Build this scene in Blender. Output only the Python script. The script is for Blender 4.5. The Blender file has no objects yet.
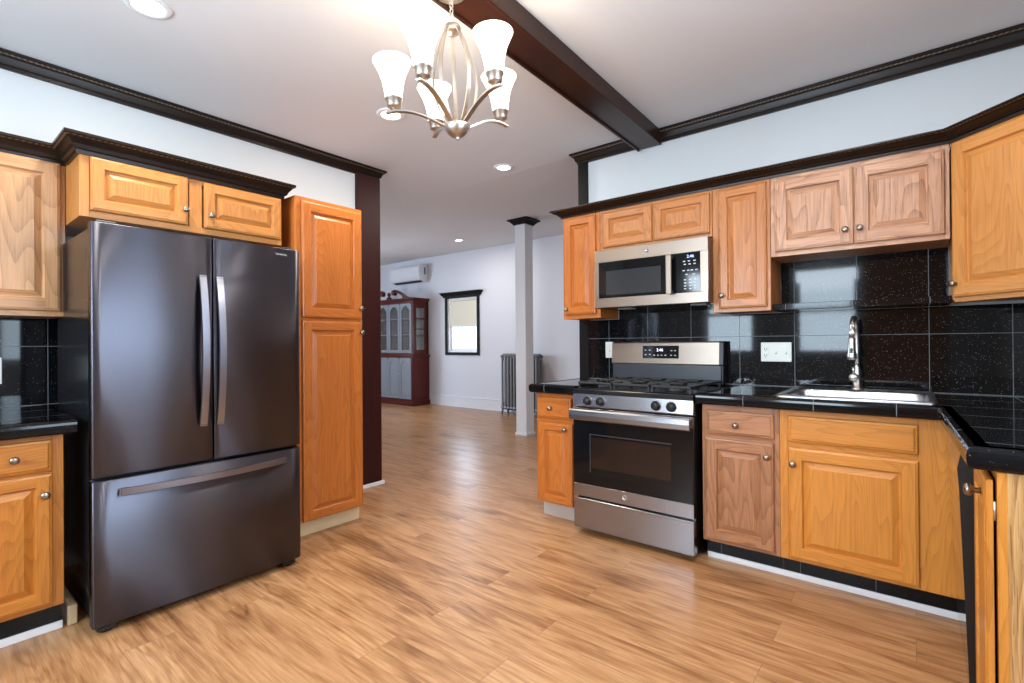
import bpy, bmesh, math, random
from mathutils import Vector, Matrix
random.seed(7)
S = bpy.context.scene
COL = S.collection
PI = math.pi

# ------------------------------------------------------------------ camera, sky, daylight, exposure
cam_d = bpy.data.cameras.new('camera')
cam = bpy.data.objects.new('camera', cam_d)
COL.objects.link(cam)
cam_d.sensor_width = 36.0
cam_d.lens = 496.0 / 1024.0 * 36.0
cam_d.clip_start = 0.02
cam_d.clip_end = 100
_r = Vector((0.629, -0.778, -0.008)).normalized()
_f = Vector((0.778, 0.629, 0.004))
_f = (_f - _r * _f.dot(_r)).normalized()
_u = _r.cross(_f)
cam.matrix_world = Matrix(((_r.x, _u.x, -_f.x, 0.0), (_r.y, _u.y, -_f.y, 0.0), (_r.z, _u.z, -_f.z, 1.21), (0, 0, 0, 1)))
S.camera = cam

S.view_settings.view_transform = 'Standard'
S.view_settings.look = 'None'
S.view_settings.gamma = 1.0
S.view_settings.use_curve_mapping = False
S.view_settings.exposure = 0.16

W = bpy.data.worlds.new('sky')
S.world = W
W.use_nodes = True
bgn = W.node_tree.nodes['Background']
bgn.inputs['Color'].default_value = (0.55, 0.76, 1.0, 1)
bgn.inputs['Strength'].default_value = 1.6


def area(name, loc, direction, sx, sy, power, color=(1, 1, 1), spread=PI):
    d = bpy.data.lights.new(name, 'AREA')
    d.shape = 'RECTANGLE'
    d.size = sx
    d.size_y = sy
    d.energy = power
    d.color = color
    d.spread = spread
    o = bpy.data.objects.new(name, d)
    COL.objects.link(o)
    o.location = loc
    o.rotation_euler = Vector(direction).to_track_quat('-Z', 'Y').to_euler()
    return o


DAY = (0.74, 0.88, 1.0)
DAY2 = (0.70, 0.83, 1.0)
# daylight entering through each window opening
area('daylight_side_window', (1.19, -0.92, 1.71), (0, 1, -0.12), 1.06, 1.4, 72, DAY)
area('daylight_rear_window', (-1.44, 0.95, 1.6), (1, 0, -0.12), 0.8, 1.25, 92, DAY)
area('daylight_rear_window', (-1.44, 2.25, 1.6), (1, 0, -0.12), 0.8, 1.25, 92, DAY)
area('daylight_far_window', (6.95, 6.68, 1.5), (-1, 0, -0.2), 0.75, 1.0, 45, DAY2)
area('daylight_added_living_window', (3.6, 9.95, 1.6), (0.35, -1, -0.15), 1.35, 1.4, 128, DAY2)  # lights the living room through an added, unseen end window
area('daylight_added_living_window', (1.4, 9.95, 1.6), (0.35, -1, -0.15), 1.5, 1.4, 80, DAY2)  # same for the second added end window


# ------------------------------------------------------------------ materials
def lin(c):
    out = []
    for v in c[:3]:
        v = v / 255.0
        out.append(v / 12.92 if v <= 0.04045 else ((v + 0.055) / 1.055) ** 2.4)
    return (out[0], out[1], out[2], 1.0)


class NT:
    def __init__(self, name):
        self.m = bpy.data.materials.new(name)
        self.m.use_nodes = True
        self.t = self.m.node_tree
        self.p = self.t.nodes['Principled BSDF']
        self.out = self.t.nodes['Material Output']

    def n(self, kind, **kw):
        nd = self.t.nodes.new(kind)
        for k, v in kw.items():
            if k.startswith('i_'):
                key = k[2:]
                key = int(key) if key.isdigit() else key.replace('_', ' ')
                nd.inputs[key].default_value = v
            else:
                setattr(nd, k, v)
        return nd

    def l(self, a, b):
        self.t.links.new(a, b)

    def math(self, op, a, b=None, c=None):
        nd = self.n('ShaderNodeMath', operation=op)
        for i, v in enumerate((a, b, c)):
            if v is None:
                continue
            if isinstance(v, (int, float)):
                nd.inputs[i].default_value = v
            else:
                self.l(v, nd.inputs[i])
        return nd.outputs[0]

    def mix(self, fac, a, b, blend='MIX'):
        nd = self.n('ShaderNodeMix', data_type='RGBA', blend_type=blend)
        for i, v in ((0, fac), (6, a), (7, b)):
            if isinstance(v, (int, float)):
                nd.inputs[i].default_value = v
            elif isinstance(v, tuple):
                nd.inputs[i].default_value = v
            else:
                self.l(v, nd.inputs[i])
        return nd.outputs[2]

    def ramp(self, fac, stops):
        nd = self.n('ShaderNodeValToRGB')
        el = nd.color_ramp.elements
        while len(el) < len(stops):
            el.new(0.5)
        for e, (p, c) in zip(el, stops):
            e.position = p
            e.color = c if isinstance(c, tuple) else (c, c, c, 1)
        self.l(fac, nd.inputs[0])
        return nd.outputs[0]

    def set(self, **kw):
        for k, v in kw.items():
            self.p.inputs[k.replace('_', ' ')].default_value = v

    def bump(self, h, strength=0.2, dist=0.01):
        b = self.n('ShaderNodeBump')
        b.inputs['Strength'].default_value = strength
        b.inputs['Distance'].default_value = dist
        self.l(h, b.inputs['Height'])
        self.l(b.outputs[0], self.p.inputs['Normal'])
        return b


def plain(name, rgb, rough=0.5, metal=0.0, spec=0.5, var=0.04, nscale=6.0, coat=0.0):
    k = NT(name)
    tc = k.n('ShaderNodeTexCoord')
    nz = k.n('ShaderNodeTexNoise', i_Scale=nscale, i_Detail=4.0)
    k.l(tc.outputs['Object'], nz.inputs['Vector'])
    c = lin(rgb)
    hi = tuple(min(1, v * (1 + var)) for v in c[:3]) + (1,)
    lo = tuple(v * (1 - var) for v in c[:3]) + (1,)
    k.l(k.mix(nz.outputs[0], lo, hi), k.p.inputs['Base Color'])
    k.set(Roughness=rough, Metallic=metal, Specular_IOR_Level=spec, Coat_Weight=coat)
    return k.m


def wood(name, light, dark, axis='Z', strength=0.5, rough=0.36, band=9.0, pores=0.35, spec=0.4, freq=1.0):
    """Oak: long grain streaks, cathedral bands and pores, running along AXIS."""
    k = NT(name)
    tc = k.n('ShaderNodeTexCoord')
    oi = k.n('ShaderNodeObjectInfo')
    off = k.n('ShaderNodeVectorMath', operation='ADD')
    rv = k.n('ShaderNodeCombineXYZ')
    for i, mlt in enumerate((7.3, 3.1, 5.7)):
        k.l(k.math('MULTIPLY', oi.outputs['Random'], mlt), rv.inputs[i])
    k.l(tc.outputs['Object'], off.inputs[0])
    k.l(rv.outputs[0], off.inputs[1])

    def mp(cross, along):
        s = [cross * freq] * 3
        s['XYZ'.index(axis)] = along * freq
        m_ = k.n('ShaderNodeMapping')
        m_.inputs['Scale'].default_value = s
        k.l(off.outputs[0], m_.inputs['Vector'])
        return m_.outputs[0]
    n1 = k.n('ShaderNodeTexNoise', i_Scale=1.0, i_Detail=2.0, i_Roughness=0.45)
    k.l(mp(5.0, 0.75), n1.inputs['Vector'])
    bands = k.math('FRACT', k.math('MULTIPLY', n1.outputs[0], band * 3.2))
    bands = k.math('POWER', bands, 2.2)
    n2 = k.n('ShaderNodeTexNoise', i_Scale=1.0, i_Detail=5.0, i_Roughness=0.6)
    k.l(mp(125, 3.0), n2.inputs['Vector'])
    n3 = k.n('ShaderNodeTexNoise', i_Scale=1.0, i_Detail=2.0)
    k.l(mp(330, 9), n3.inputs['Vector'])
    por = k.math('GREATER_THAN', n3.outputs[0], 0.60)
    n4 = k.n('ShaderNodeTexNoise', i_Scale=1.0, i_Detail=1.0)
    k.l(mp(2.2, 0.9), n4.inputs['Vector'])
    f = k.math('ADD', k.math('MULTIPLY', bands, 0.70 * strength), k.math('MULTIPLY', k.math('SUBTRACT', n2.outputs[0], 0.38), 1.7 * strength))
    f = k.math('ADD', f, k.math('MULTIPLY', por, pores * strength))
    f = k.math('ADD', f, k.math('MULTIPLY', k.math('SUBTRACT', n4.outputs[0], 0.5), 0.35))
    f = k.math('MINIMUM', k.math('MAXIMUM', f, 0.0), 1.0)
    lt = tuple(v * 0.94 for v in light)
    dk = tuple(v * 0.80 for v in dark)
    k.l(k.mix(f, lin(lt), lin(dk)), k.p.inputs['Base Color'])
    k.set(Roughness=rough, Specular_IOR_Level=spec, Coat_Weight=0.12, Coat_Roughness=0.22)
    k.bump(n2.outputs[0], 0.08, 0.004)
    return k.m


def wood_set(name, light, dark, **kw):
    """vertical grain, grain along local x, grain along local y"""
    return [wood(name + '_vertical', light, dark, 'Z', **kw), wood(name + '_horizontal', light, dark, 'X', **kw)]


M = {}
M['wall'] = plain('white_paint', (207, 212, 216), 0.6, var=0.015, nscale=2)
M['wall_living'] = plain('cool_white_paint', (224, 226, 233), 0.6, var=0.015, nscale=2)
M['ceiling'] = plain('ceiling_paint', (224, 224, 227), 0.8, var=0.015, nscale=2)
M['white_trim'] = plain('white_trim_paint', (232, 234, 238), 0.4, var=0.02)
M['beige'] = plain('unfinished_board', (214, 190, 150), 0.6, var=0.06)
M['greyboard'] = plain('grey_toe_board', (186, 172, 160), 0.6, var=0.06)
M['dark'] = None


def dark_wood(name, c1, c2, axis='X', rough=0.3, spec=0.25):
    k = NT(name)
    tc = k.n('ShaderNodeTexCoord')
    mpn = k.n('ShaderNodeMapping')
    s = [40.0] * 3
    s['XYZ'.index(axis)] = 2.0
    mpn.inputs['Scale'].default_value = s
    k.l(tc.outputs['Object'], mpn.inputs['Vector'])
    nz = k.n('ShaderNodeTexNoise', i_Scale=1.0, i_Detail=5.0, i_Roughness=0.65)
    k.l(mpn.outputs[0], nz.inputs['Vector'])
    k.l(k.mix(nz.outputs[0], lin(c1), lin(c2)), k.p.inputs['Base Color'])
    k.set(Roughness=rough, Specular_IOR_Level=spec)
    k.bump(nz.outputs[0], 0.12, 0.004)
    return k.m


M['espresso'] = dark_wood('espresso_moulding', (18, 11, 8), (40, 25, 18), 'X', 0.3)
M['espresso_y'] = dark_wood('espresso_moulding_along', (18, 11, 8), (40, 25, 18), 'Y', 0.3)
M['beamwood'] = dark_wood('mahogany_beam', (24, 11, 8), (56, 27, 18), 'X', 0.28)
M['post'] = dark_wood('mahogany_post', (26, 9, 8), (66, 24, 20), 'Z', 0.5)
M['blacktrim'] = dark_wood('black_painted_trim', (9, 8, 7), (24, 21, 18), 'Y', 0.55, 0.15)
M['mahogany'] = dark_wood('mahogany_furniture', (64, 22, 20), (104, 42, 36), 'Z', 0.3)

k = NT('rope_bead')
tc = k.n('ShaderNodeTexCoord')
wv = k.n('ShaderNodeTexWave', i_Scale=28.0, bands_direction='DIAGONAL')
k.l(tc.outputs['Object'], wv.inputs['Vector'])
k.l(k.mix(wv.outputs[0], lin((22, 13, 9)), lin((112, 86, 62))), k.p.inputs['Base Color'])
k.set(Roughness=0.35)
k.bump(wv.outputs[0], 0.6, 0.004)
M['rope'] = k.m


def granite(name, su, sv, ou, ov, u='Y', v='Z', rough=0.07, grout=True, speck=1.0, gw=0.0015):
    """black galaxy granite tiles; the grout grid runs along the axes U and V of the object's own space"""
    k = NT(name)
    tc = k.n('ShaderNodeTexCoord')
    sep = k.n('ShaderNodeSeparateXYZ')
    k.l(tc.outputs['Object'], sep.inputs[0])

    def gl(ax, s, o):
        x = k.math('DIVIDE', k.math('SUBTRACT', sep.outputs['XYZ'.index(ax)], o), s)
        fr = k.math('FRACT', k.math('ADD', x, 100.0))
        d_ = k.math('MINIMUM', fr, k.math('SUBTRACT', 1.0, fr))
        return k.math('LESS_THAN', d_, gw / s)
    vor = k.n('ShaderNodeTexVoronoi', i_Scale=125.0)
    k.l(tc.outputs['Object'], vor.inputs['Vector'])
    vc = k.n('ShaderNodeSeparateColor')
    k.l(vor.outputs['Color'], vc.inputs[0])
    sp = k.math('MULTIPLY', k.math('LESS_THAN', vor.outputs['Distance'], 0.17), k.math('GREATER_THAN', vc.outputs[0], 0.80))
    nz = k.n('ShaderNodeTexNoise', i_Scale=60.0, i_Detail=3.0)
    k.l(tc.outputs['Object'], nz.inputs['Vector'])
    base = k.mix(nz.outputs[0], lin((7, 8, 9)), lin((20, 21, 24)))
    spc = k.mix(vc.outputs[1], lin((150, 120, 90)), lin((170, 180, 190)))
    base = k.mix(k.math('MULTIPLY', sp, 0.6 * speck), base, spc)
    if grout:
        g = k.math('MAXIMUM', gl(u, su, ou), gl(v, sv, ov))
        base = k.mix(g, base, lin((112, 118, 122)))
        k.l(k.math('MULTIPLY_ADD', g, 0.5, rough), k.p.inputs['Roughness'])
    else:
        k.set(Roughness=rough)
    k.l(base, k.p.inputs['Base Color'])
    k.set(Specular_IOR_Level=0.24)
    return k.m


def floor_mat():
    k = NT('oak_laminate_planks')
    tc = k.n('ShaderNodeTexCoord')
    mp = k.n('ShaderNodeMapping')
    mp.inputs['Rotation'].default_value = (0, 0, PI / 2)
    k.l(tc.outputs['Object'], mp.inputs['Vector'])
    br = k.n('ShaderNodeTexBrick', offset=0.37, squash=1.0, i_Scale=1.0)
    br.inputs['Brick Width'].default_value = 1.22
    br.inputs['Row Height'].default_value = 0.185
    br.inputs['Mortar Size'].default_value = 0.0012
    br.inputs['Mortar Smooth'].default_value = 0.0
    br.inputs['Color1'].default_value = (0, 0, 0, 1)
    br.inputs['Color2'].default_value = (1, 1, 1, 1)
    br.inputs['Mortar'].default_value = (0.5, 0.5, 0.5, 1)
    k.l(mp.outputs[0], br.inputs['Vector'])
    sc = k.n('ShaderNodeSeparateColor')
    k.l(br.outputs['Color'], sc.inputs[0])
    rnd = sc.outputs[0]
    cmb = k.n('ShaderNodeCombineXYZ')
    k.l(k.math('MULTIPLY', rnd, 13.0), cmb.inputs[0])
    k.l(k.math('MULTIPLY', rnd, 29.0), cmb.inputs[1])
    ad = k.n('ShaderNodeVectorMath', operation='ADD')
    k.l(tc.outputs['Object'], ad.inputs[0])
    k.l(cmb.outputs[0], ad.inputs[1])

    def ns(cx, cy, detail, rough=0.5, dist=0.0):
        m_ = k.n('ShaderNodeMapping')
        m_.inputs['Scale'].default_value = (cx, cy, 1)
        k.l(ad.outputs[0], m_.inputs['Vector'])
        nz = k.n('ShaderNodeTexNoise', i_Scale=1.0, i_Detail=detail, i_Roughness=rough, i_Distortion=dist)
        k.l(m_.outputs[0], nz.inputs['Vector'])
        return nz.outputs[0]
    big = ns(9.0, 1.1, 2.0, 0.5, 0.6)
    band = k.math('POWER', k.math('MULTIPLY_ADD', k.math('SINE', k.math('MULTIPLY', big, 34.0)), 0.5, 0.5), 2.5)
    streak = ns(60.0, 2.4, 4.0, 0.6, 0.3)
    fine = ns(170.0, 7.0, 3.0, 0.6)
    patch = ns(6.0, 1.6, 2.0, 0.5, 0.4)
    dk = k.math('SMOOTHSTEP', patch, 0.56, 0.78) if False else k.ramp(patch, [(0.52, 0.0), (0.74, 1.0)])
    f = k.math('MULTIPLY', band, 0.20)
    f = k.math('ADD', f, k.math('MULTIPLY', k.math('SUBTRACT', streak, 0.4), 0.8))
    f = k.math('ADD', f, k.math('MULTIPLY', k.math('SUBTRACT', fine, 0.45), 0.6))
    f = k.math('ADD', f, k.math('MULTIPLY', dk, 0.38))
    f = k.math('ADD', f, k.math('MULTIPLY', k.math('SUBTRACT', rnd, 0.5), 0.14))
    f = k.math('MINIMUM', k.math('MAXIMUM', k.math('ADD', f, 0.12), 0.0), 1.0)
    colr = k.ramp(f, [(0.0, lin((198, 152, 108))), (0.35, lin((170, 122, 81))), (0.65, lin((138, 93, 58))), (1.0, lin((78, 48, 28)))])
    colr = k.mix(k.math('MULTIPLY', br.outputs['Fac'], 0.35), colr, lin((92, 60, 38)))
    k.l(colr, k.p.inputs['Base Color'])
    k.l(k.math('MULTIPLY_ADD', fine, 0.16, 0.24), k.p.inputs['Roughness'])
    k.set(Specular_IOR_Level=0.42)
    k.bump(fine, 0.05, 0.003)
    return k.m


M['floor'] = floor_mat()


def steel(name, rgb, rough=0.28, aniso=0.6, axis='Z', brush=(3, 3, 400)):
    k = NT(name)
    tc = k.n('ShaderNodeTexCoord')
    mp = k.n('ShaderNodeMapping')
    mp.inputs['Scale'].default_value = brush
    k.l(tc.outputs['Object'], mp.inputs['Vector'])
    nz = k.n('ShaderNodeTexNoise', i_Scale=1.0, i_Detail=3.0)
    k.l(mp.outputs[0], nz.inputs['Vector'])
    c = lin(rgb)
    k.l(k.mix(nz.outputs[0], tuple(v * 0.965 for v in c[:3]) + (1,), tuple(min(1, v * 1.035) for v in c[:3]) + (1,)), k.p.inputs['Base Color'])
    k.l(k.math('MULTIPLY_ADD', nz.outputs[0], 0.03, rough - 0.015), k.p.inputs['Roughness'])
    tg = k.n('ShaderNodeTangent', direction_type='RADIAL', axis=axis)
    k.l(tg.outputs[0], k.p.inputs['Tangent'])
    k.set(Metallic=1.0, Anisotropic=aniso, Anisotropic_Rotation=0.25)
    return k.m


M['steel'] = steel('brushed_stainless', (156, 156, 161), 0.25)
M['softsteel'] = steel('satin_stainless', (150, 137, 126), 0.36, 0.6)
M['dwfront'] = plain('dishwasher_polished_front', (150, 150, 154), 0.05, metal=0.9)
M['darksteel'] = steel('black_stainless', (86, 86, 96), 0.31, 1.0, brush=(2, 2, 160))
M['darksteel_side'] = plain('fridge_side_enamel', (26, 26, 29), 0.2, spec=0.5)
M['handle'] = steel('satin_handle_steel', (150, 153, 168), 0.28, 0.3)
M['nickel'] = plain('satin_nickel', (200, 192, 182), 0.36, metal=1.0)
M['pewter'] = plain('pewter_knob', (150, 141, 130), 0.32, metal=1.0)
M['sinksteel'] = steel('sink_stainless', (178, 180, 187), 0.32, 0.0, brush=(200, 3, 3))
M['chrome'] = plain('brushed_faucet_nickel', (215, 213, 210), 0.32, metal=1.0)
M['blackgloss'] = plain('black_glass', (12, 13, 15), 0.07, spec=0.32)
M['blackenamel'] = plain('black_enamel', (24, 24, 26), 0.16, spec=0.55)
M['blackplastic'] = plain('black_plastic', (18, 18, 19), 0.4)
M['iron'] = plain('cast_iron', (30, 30, 32), 0.5, var=0.2, nscale=60)
M['chargrey'] = plain('charcoal_panel', (52, 54, 60), 0.3)
M['ovenwin'] = plain('oven_window_glass', (34, 24, 20), 0.08, spec=0.35, var=0.2)
M['mwwin'] = plain('microwave_window_screen', (46, 46, 48), 0.12, spec=0.5)
M['plate'] = plain('white_plate_plastic', (232, 234, 226), 0.35, var=0.02)
M['slot'] = plain('dark_slot', (30, 30, 30), 0.5)
M['acwhite'] = plain('white_appliance_plastic', (230, 232, 236), 0.35, var=0.02)
M['radiator'] = plain('aged_silver_paint', (134, 136, 140), 0.42, metal=0.35, var=0.2, nscale=30)
M['silverdoor'] = plain('silver_grey_paint', (128, 132, 140), 0.6, var=0.05)
M['blind'] = plain('cream_shade_fabric', (240, 234, 214), 0.8, var=0.02)
M['vinyl'] = plain('white_vinyl_sash', (232, 236, 240), 0.4, var=0.02)
M['cream'] = plain('cream_lining', (150, 142, 124), 0.6, var=0.05)
M['lightmark'] = plain('pale_print', (190, 196, 202), 0.5)
M['outside'] = plain('outside_ground', (120, 125, 110), 0.9, var=0.2)


def emit(name, rgb, s):
    k = NT(name)
    k.p.inputs['Base Color'].default_value = lin(rgb)
    k.p.inputs['Emission Color'].default_value = lin(rgb)
    k.p.inputs['Emission Strength'].default_value = s
    k.set(Roughness=0.5)
    return k.m


M['led'] = emit('recessed_lamp_lens', (255, 244, 225), 14)
M['led_cool'] = emit('cool_recessed_lamp_lens', (240, 246, 255), 14)
M['digits'] = emit('display_digits', (215, 230, 255), 2.0)
M['blue_digits'] = emit('blue_display_digits', (150, 170, 255), 2.0)
M['mwled'] = plain('lamp_lens_off', (150, 150, 148), 0.4)
k = NT('frosted_lit_glass')
k.p.inputs['Base Color'].default_value = lin((250, 246, 238))
k.p.inputs['Emission Color'].default_value = lin((255, 236, 206))
k.p.inputs['Emission Strength'].default_value = 2.6
k.set(Roughness=0.4)
M['shade'] = k.m


def glass(name, tint=(0.95, 0.97, 0.98), amount=0.06):
    k = NT(name)
    tr = k.n('ShaderNodeBsdfTransparent')
    tr.inputs[0].default_value = (*tint, 1)
    gl = k.n('ShaderNodeBsdfGlossy')
    gl.inputs['Roughness'].default_value = 0.02
    lw = k.n('ShaderNodeLayerWeight', i_Blend=0.25)
    mx = k.n('ShaderNodeMixShader')
    k.l(k.math('MULTIPLY_ADD', lw.outputs['Fresnel'], 0.7, amount), mx.inputs[0])
    k.l(tr.outputs[0], mx.inputs[1])
    k.l(gl.outputs[0], mx.inputs[2])
    k.l(mx.outputs[0], k.out.inputs['Surface'])
    return k.m


M['glass'] = glass('clear_glass')

WOOD = {
    'pale': wood_set('pale_oak', (214, 160, 112), (160, 104, 60), strength=0.5, band=5),
    'gold': wood_set('golden_oak', (208, 138, 70), (160, 92, 38), strength=0.48),
    'deep': wood_set('deep_golden_oak', (210, 132, 52), (164, 88, 26), strength=0.45),
    'orange': wood_set('orange_oak', (204, 118, 50), (150, 76, 26), strength=0.42),
    'tan': wood_set('tan_oak', (206, 134, 76), (152, 88, 44), strength=0.5),
    'pink': wood_set('pinkish_oak', (214, 164, 130), (144, 92, 64), strength=0.6, band=5.5, pores=0.5),
    'brown': wood_set('brown_oak', (192, 132, 92), (118, 72, 44), strength=0.55, band=5, pores=0.5),
    'honey': wood_set('honey_oak', (226, 156, 84), (190, 118, 54), strength=0.40),
    'amber': wood_set('amber_oak', (226, 148, 62), (184, 100, 28), strength=0.42),
    'raw': wood_set('raw_oak_panel', (220, 172, 112), (170, 112, 60), strength=0.75, band=8, pores=0.6),
}


# ------------------------------------------------------------------ mesh helpers
class MB:
    """collects faces with a material slot each, in the local frame of the thing"""

    def __init__(self):
        self.bm = bmesh.new()
        self.mats = []

    def slot(self, m):
        if m not in self.mats:
            self.mats.append(m)
        return self.mats.index(m)

    def face(self, pts, m, smooth=False):
        vs = [self.bm.verts.new(p) for p in pts]
        f = self.bm.faces.new(vs)
        f.material_index = self.slot(m)
        f.smooth = smooth
        return f

    def box(self, x0, x1, y0, y1, z0, z1, m, bev=0.0, seg=1):
        a = [min(x0, x1), min(y0, y1), min(z0, z1)]
        b = [max(x0, x1), max(y0, y1), max(z0, z1)]
        r = bmesh.ops.create_cube(self.bm, size=1.0)
        for v in r['verts']:
            for i in range(3):
                v.co[i] = a[i] if v.co[i] < 0 else b[i]
        fs = list({f for v in r['verts'] for f in v.link_faces})
        s = self.slot(m)
        for f in fs:
            f.material_index = s
        if bev > 0:
            es = list({e for v in r['verts'] for e in v.link_edges})
            rr = bmesh.ops.bevel(self.bm, geom=es, offset=bev, offset_type='OFFSET', segments=seg, profile=0.5, affect='EDGES')
            for f in rr['faces']:
                f.material_index = s
        return self

    def rings(self, rings, m, smooth=True, close_ends=True, closed_ring=True, mfun=None):
        """skin successive rings of equal length"""
        vr = [[self.bm.verts.new(p) for p in r] for r in rings]
        n = len(vr[0])
        s = self.slot(m)
        for i in range(len(vr) - 1):
            for j in range(n if closed_ring else n - 1):
                k2 = (j + 1) % n
                f = self.bm.faces.new((vr[i][j], vr[i][k2], vr[i + 1][k2], vr[i + 1][j]))
                f.material_index = s if mfun is None else self.slot(mfun(i, j))
                f.smooth = smooth
        if close_ends and closed_ring:
            for r in (vr[0], vr[-1]):
                try:
                    f = self.bm.faces.new(r)
                    f.material_index = s
                except ValueError:
                    pass
        return self

    def lathe(self, prof, m, c=(0, 0, 0), axis='Z', n=24, caps=True):
        """prof: (radius, height) pairs about AXIS through C"""
        rs = []
        for (r, h) in prof:
            ring = []
            for i in range(n):
                a = 2 * PI * i / n
                u, v = max(r, 1e-5) * math.cos(a), max(r, 1e-5) * math.sin(a)
                if axis == 'Z':
                    p = (c[0] + u, c[1] + v, c[2] + h)
                elif axis == 'Y':
                    p = (c[0] + u, c[1] + h, c[2] + v)
                else:
                    p = (c[0] + h, c[1] + u, c[2] + v)
                ring.append(p)
            rs.append(ring)
        return self.rings(rs, m, True, caps)

    def tube(self, pts, r, m, n=10, rfun=None, flat=None):
        """tube along points; flat=(w, t, up) makes it a flat bar"""
        pts = [Vector(p) for p in pts]
        rs = []
        up = Vector(flat[2]) if flat else None
        for i, p in enumerate(pts):
            d = (pts[min(i + 1, len(pts) - 1)] - pts[max(i - 1, 0)]).normalized()
            ref = up if up is not None else (Vector((0, 0, 1)) if abs(d.z) < 0.9 else Vector((1, 0, 0)))
            a = d.cross(ref).normalized()
            b = a.cross(d).normalized()
            rr = r if rfun is None else rfun(i / (len(pts) - 1)) * r
            ring = []
            if flat:
                w, t = flat[0] / 2, flat[1] / 2
                for (u, v) in ((-w, -t), (w, -t), (w, t), (-w, t)):
                    ring.append(p + a * u + b * v)
            else:
                for j in range(n):
                    an = 2 * PI * j / n
                    ring.append(p + a * math.cos(an) * rr + b * math.sin(an) * rr)
            rs.append(ring)
        return self.rings(rs, m, smooth=not flat)

    def prism(self, poly, axis, a0, a1, m, smooth=False):
        """extrude a 2D polygon along AXIS from a0 to a1; poly pairs are the two other axes in order"""
        def P(q, h):
            if axis == 'X':
                return (h, q[0], q[1])
            if axis == 'Y':
                return (q[0], h, q[1])
            return (q[0], q[1], h)
        return self.rings([[P(q, a0) for q in poly], [P(q, a1) for q in poly]], m, smooth)

    def sweep(self, prof, path, m, mfun=None):
        """prof: (out, z) open or closed list; path: XY points; out = right hand side of the heading; mitred"""
        P = [Vector((p[0], p[1])) for p in path]
        rs = []
        for i, p in enumerate(P):
            d0 = (P[i] - P[i - 1]).normalized() if i > 0 else None
            d1 = (P[i + 1] - P[i]).normalized() if i < len(P) - 1 else None
            d0 = d0 or d1
            d1 = d1 or d0
            n0 = Vector((d0.y, -d0.x))
            n1 = Vector((d1.y, -d1.x))
            b = (n0 + n1)
            b = b / max(1e-6, b.dot(n0))
            rs.append([(p.x + b.x * o, p.y + b.y * o, z) for (o, z) in prof])
        return self.rings(rs, m, False, True, True, mfun)

    def build(self, name, parent=None, autosmooth=False):
        bmesh.ops.recalc_face_normals(self.bm, faces=self.bm.faces[:])
        me = bpy.data.meshes.new(name)
        self.bm.to_mesh(me)
        self.bm.free()
        for m in self.mats:
            me.materials.append(m)
        o = bpy.data.objects.new(name, me)
        COL.objects.link(o)
        if parent is not None:
            o.parent = parent
        return o


def thing(name, label, cat, loc=(0, 0, 0), rotz=0.0, group=None):
    o = bpy.data.objects.new(name, None)
    o.empty_display_size = 0.1
    COL.objects.link(o)
    o.location = loc
    o.rotation_euler = (0, 0, rotz)
    o['label'] = label
    o['category'] = cat
    if group:
        o['group'] = group
    return o


def tag(o, label, cat, group=None):
    o['label'] = label
    o['category'] = cat
    if group:
        o['group'] = group
    return o


def struct(o, label=None, cat=None):
    o['kind'] = 'structure'
    if label:
        o['label'] = label
    if cat:
        o['category'] = cat
    return o


def boxes(name, lst, m, parent=None, bev=0.0):
    b = MB()
    for t in lst:
        b.box(*t, m, bev)
    return b.build(name, parent)


# ------------------------------------------------------------------ room shell
XW, YW, YR, XB = 3.45, 3.63, -0.76, -1.30      # stove wall, fridge wall, side wall, rear wall
ZC = 2.725
XF, YL = 6.76, 9.85                           # living room far wall and end wall


def ceil_z(x):
    return ZC + max(0.0, x - XW) * 0.073


fl = boxes('floor', [(XB - 0.3, XF + 0.3, YR - 0.3, YL + 0.3, -0.12, 0.0)], M['floor'])
struct(fl, 'warm oak plank laminate floor running through kitchen and living room', 'floor')
b = MB()
xs = [XB - 0.3, XW, XF + 0.3]
for i in range(2):
    x0, x1 = xs[i], xs[i + 1]
    z0, z1 = ceil_z(x0), ceil_z(x1)
    b.prism([(x0, z0), (x1, z1), (x1, z1 + 0.1), (x0, z0 + 0.1)], 'Y', YR - 0.3, YL + 0.3, M['ceiling'])
struct(b.build('ceiling'), 'smooth off white ceiling', 'ceiling')


def wall_x(name, x0, x1, y0, y1, z1, holes, m, label):
    """wall in the YZ plane with window holes (y0, y1, z0, z1)"""
    b = MB()
    ys = y0
    for (h0, h1, hz0, hz1) in sorted(holes):
        b.box(x0, x1, ys, h0, 0, z1, m)
        b.box(x0, x1, h0, h1, 0, hz0, m)
        b.box(x0, x1, h0, h1, hz1, z1, m)
        ys = h1
    b.box(x0, x1, ys, y1, 0, z1, m)
    return struct(b.build(name), label, 'wall')


def wall_y(name, y0, y1, x0, x1, z1, holes, m, label):
    b = MB()
    xs_ = x0
    for (h0, h1, hz0, hz1) in sorted(holes):
        b.box(xs_, h0, y0, y1, 0, z1, m)
        b.box(h0, h1, y0, y1, 0, hz0, m)
        b.box(h0, h1, y0, y1, hz1, z1, m)
        xs_ = h1
    b.box(xs_, x1, y0, y1, 0, z1, m)
    return struct(b.build(name), label, 'wall')


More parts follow.
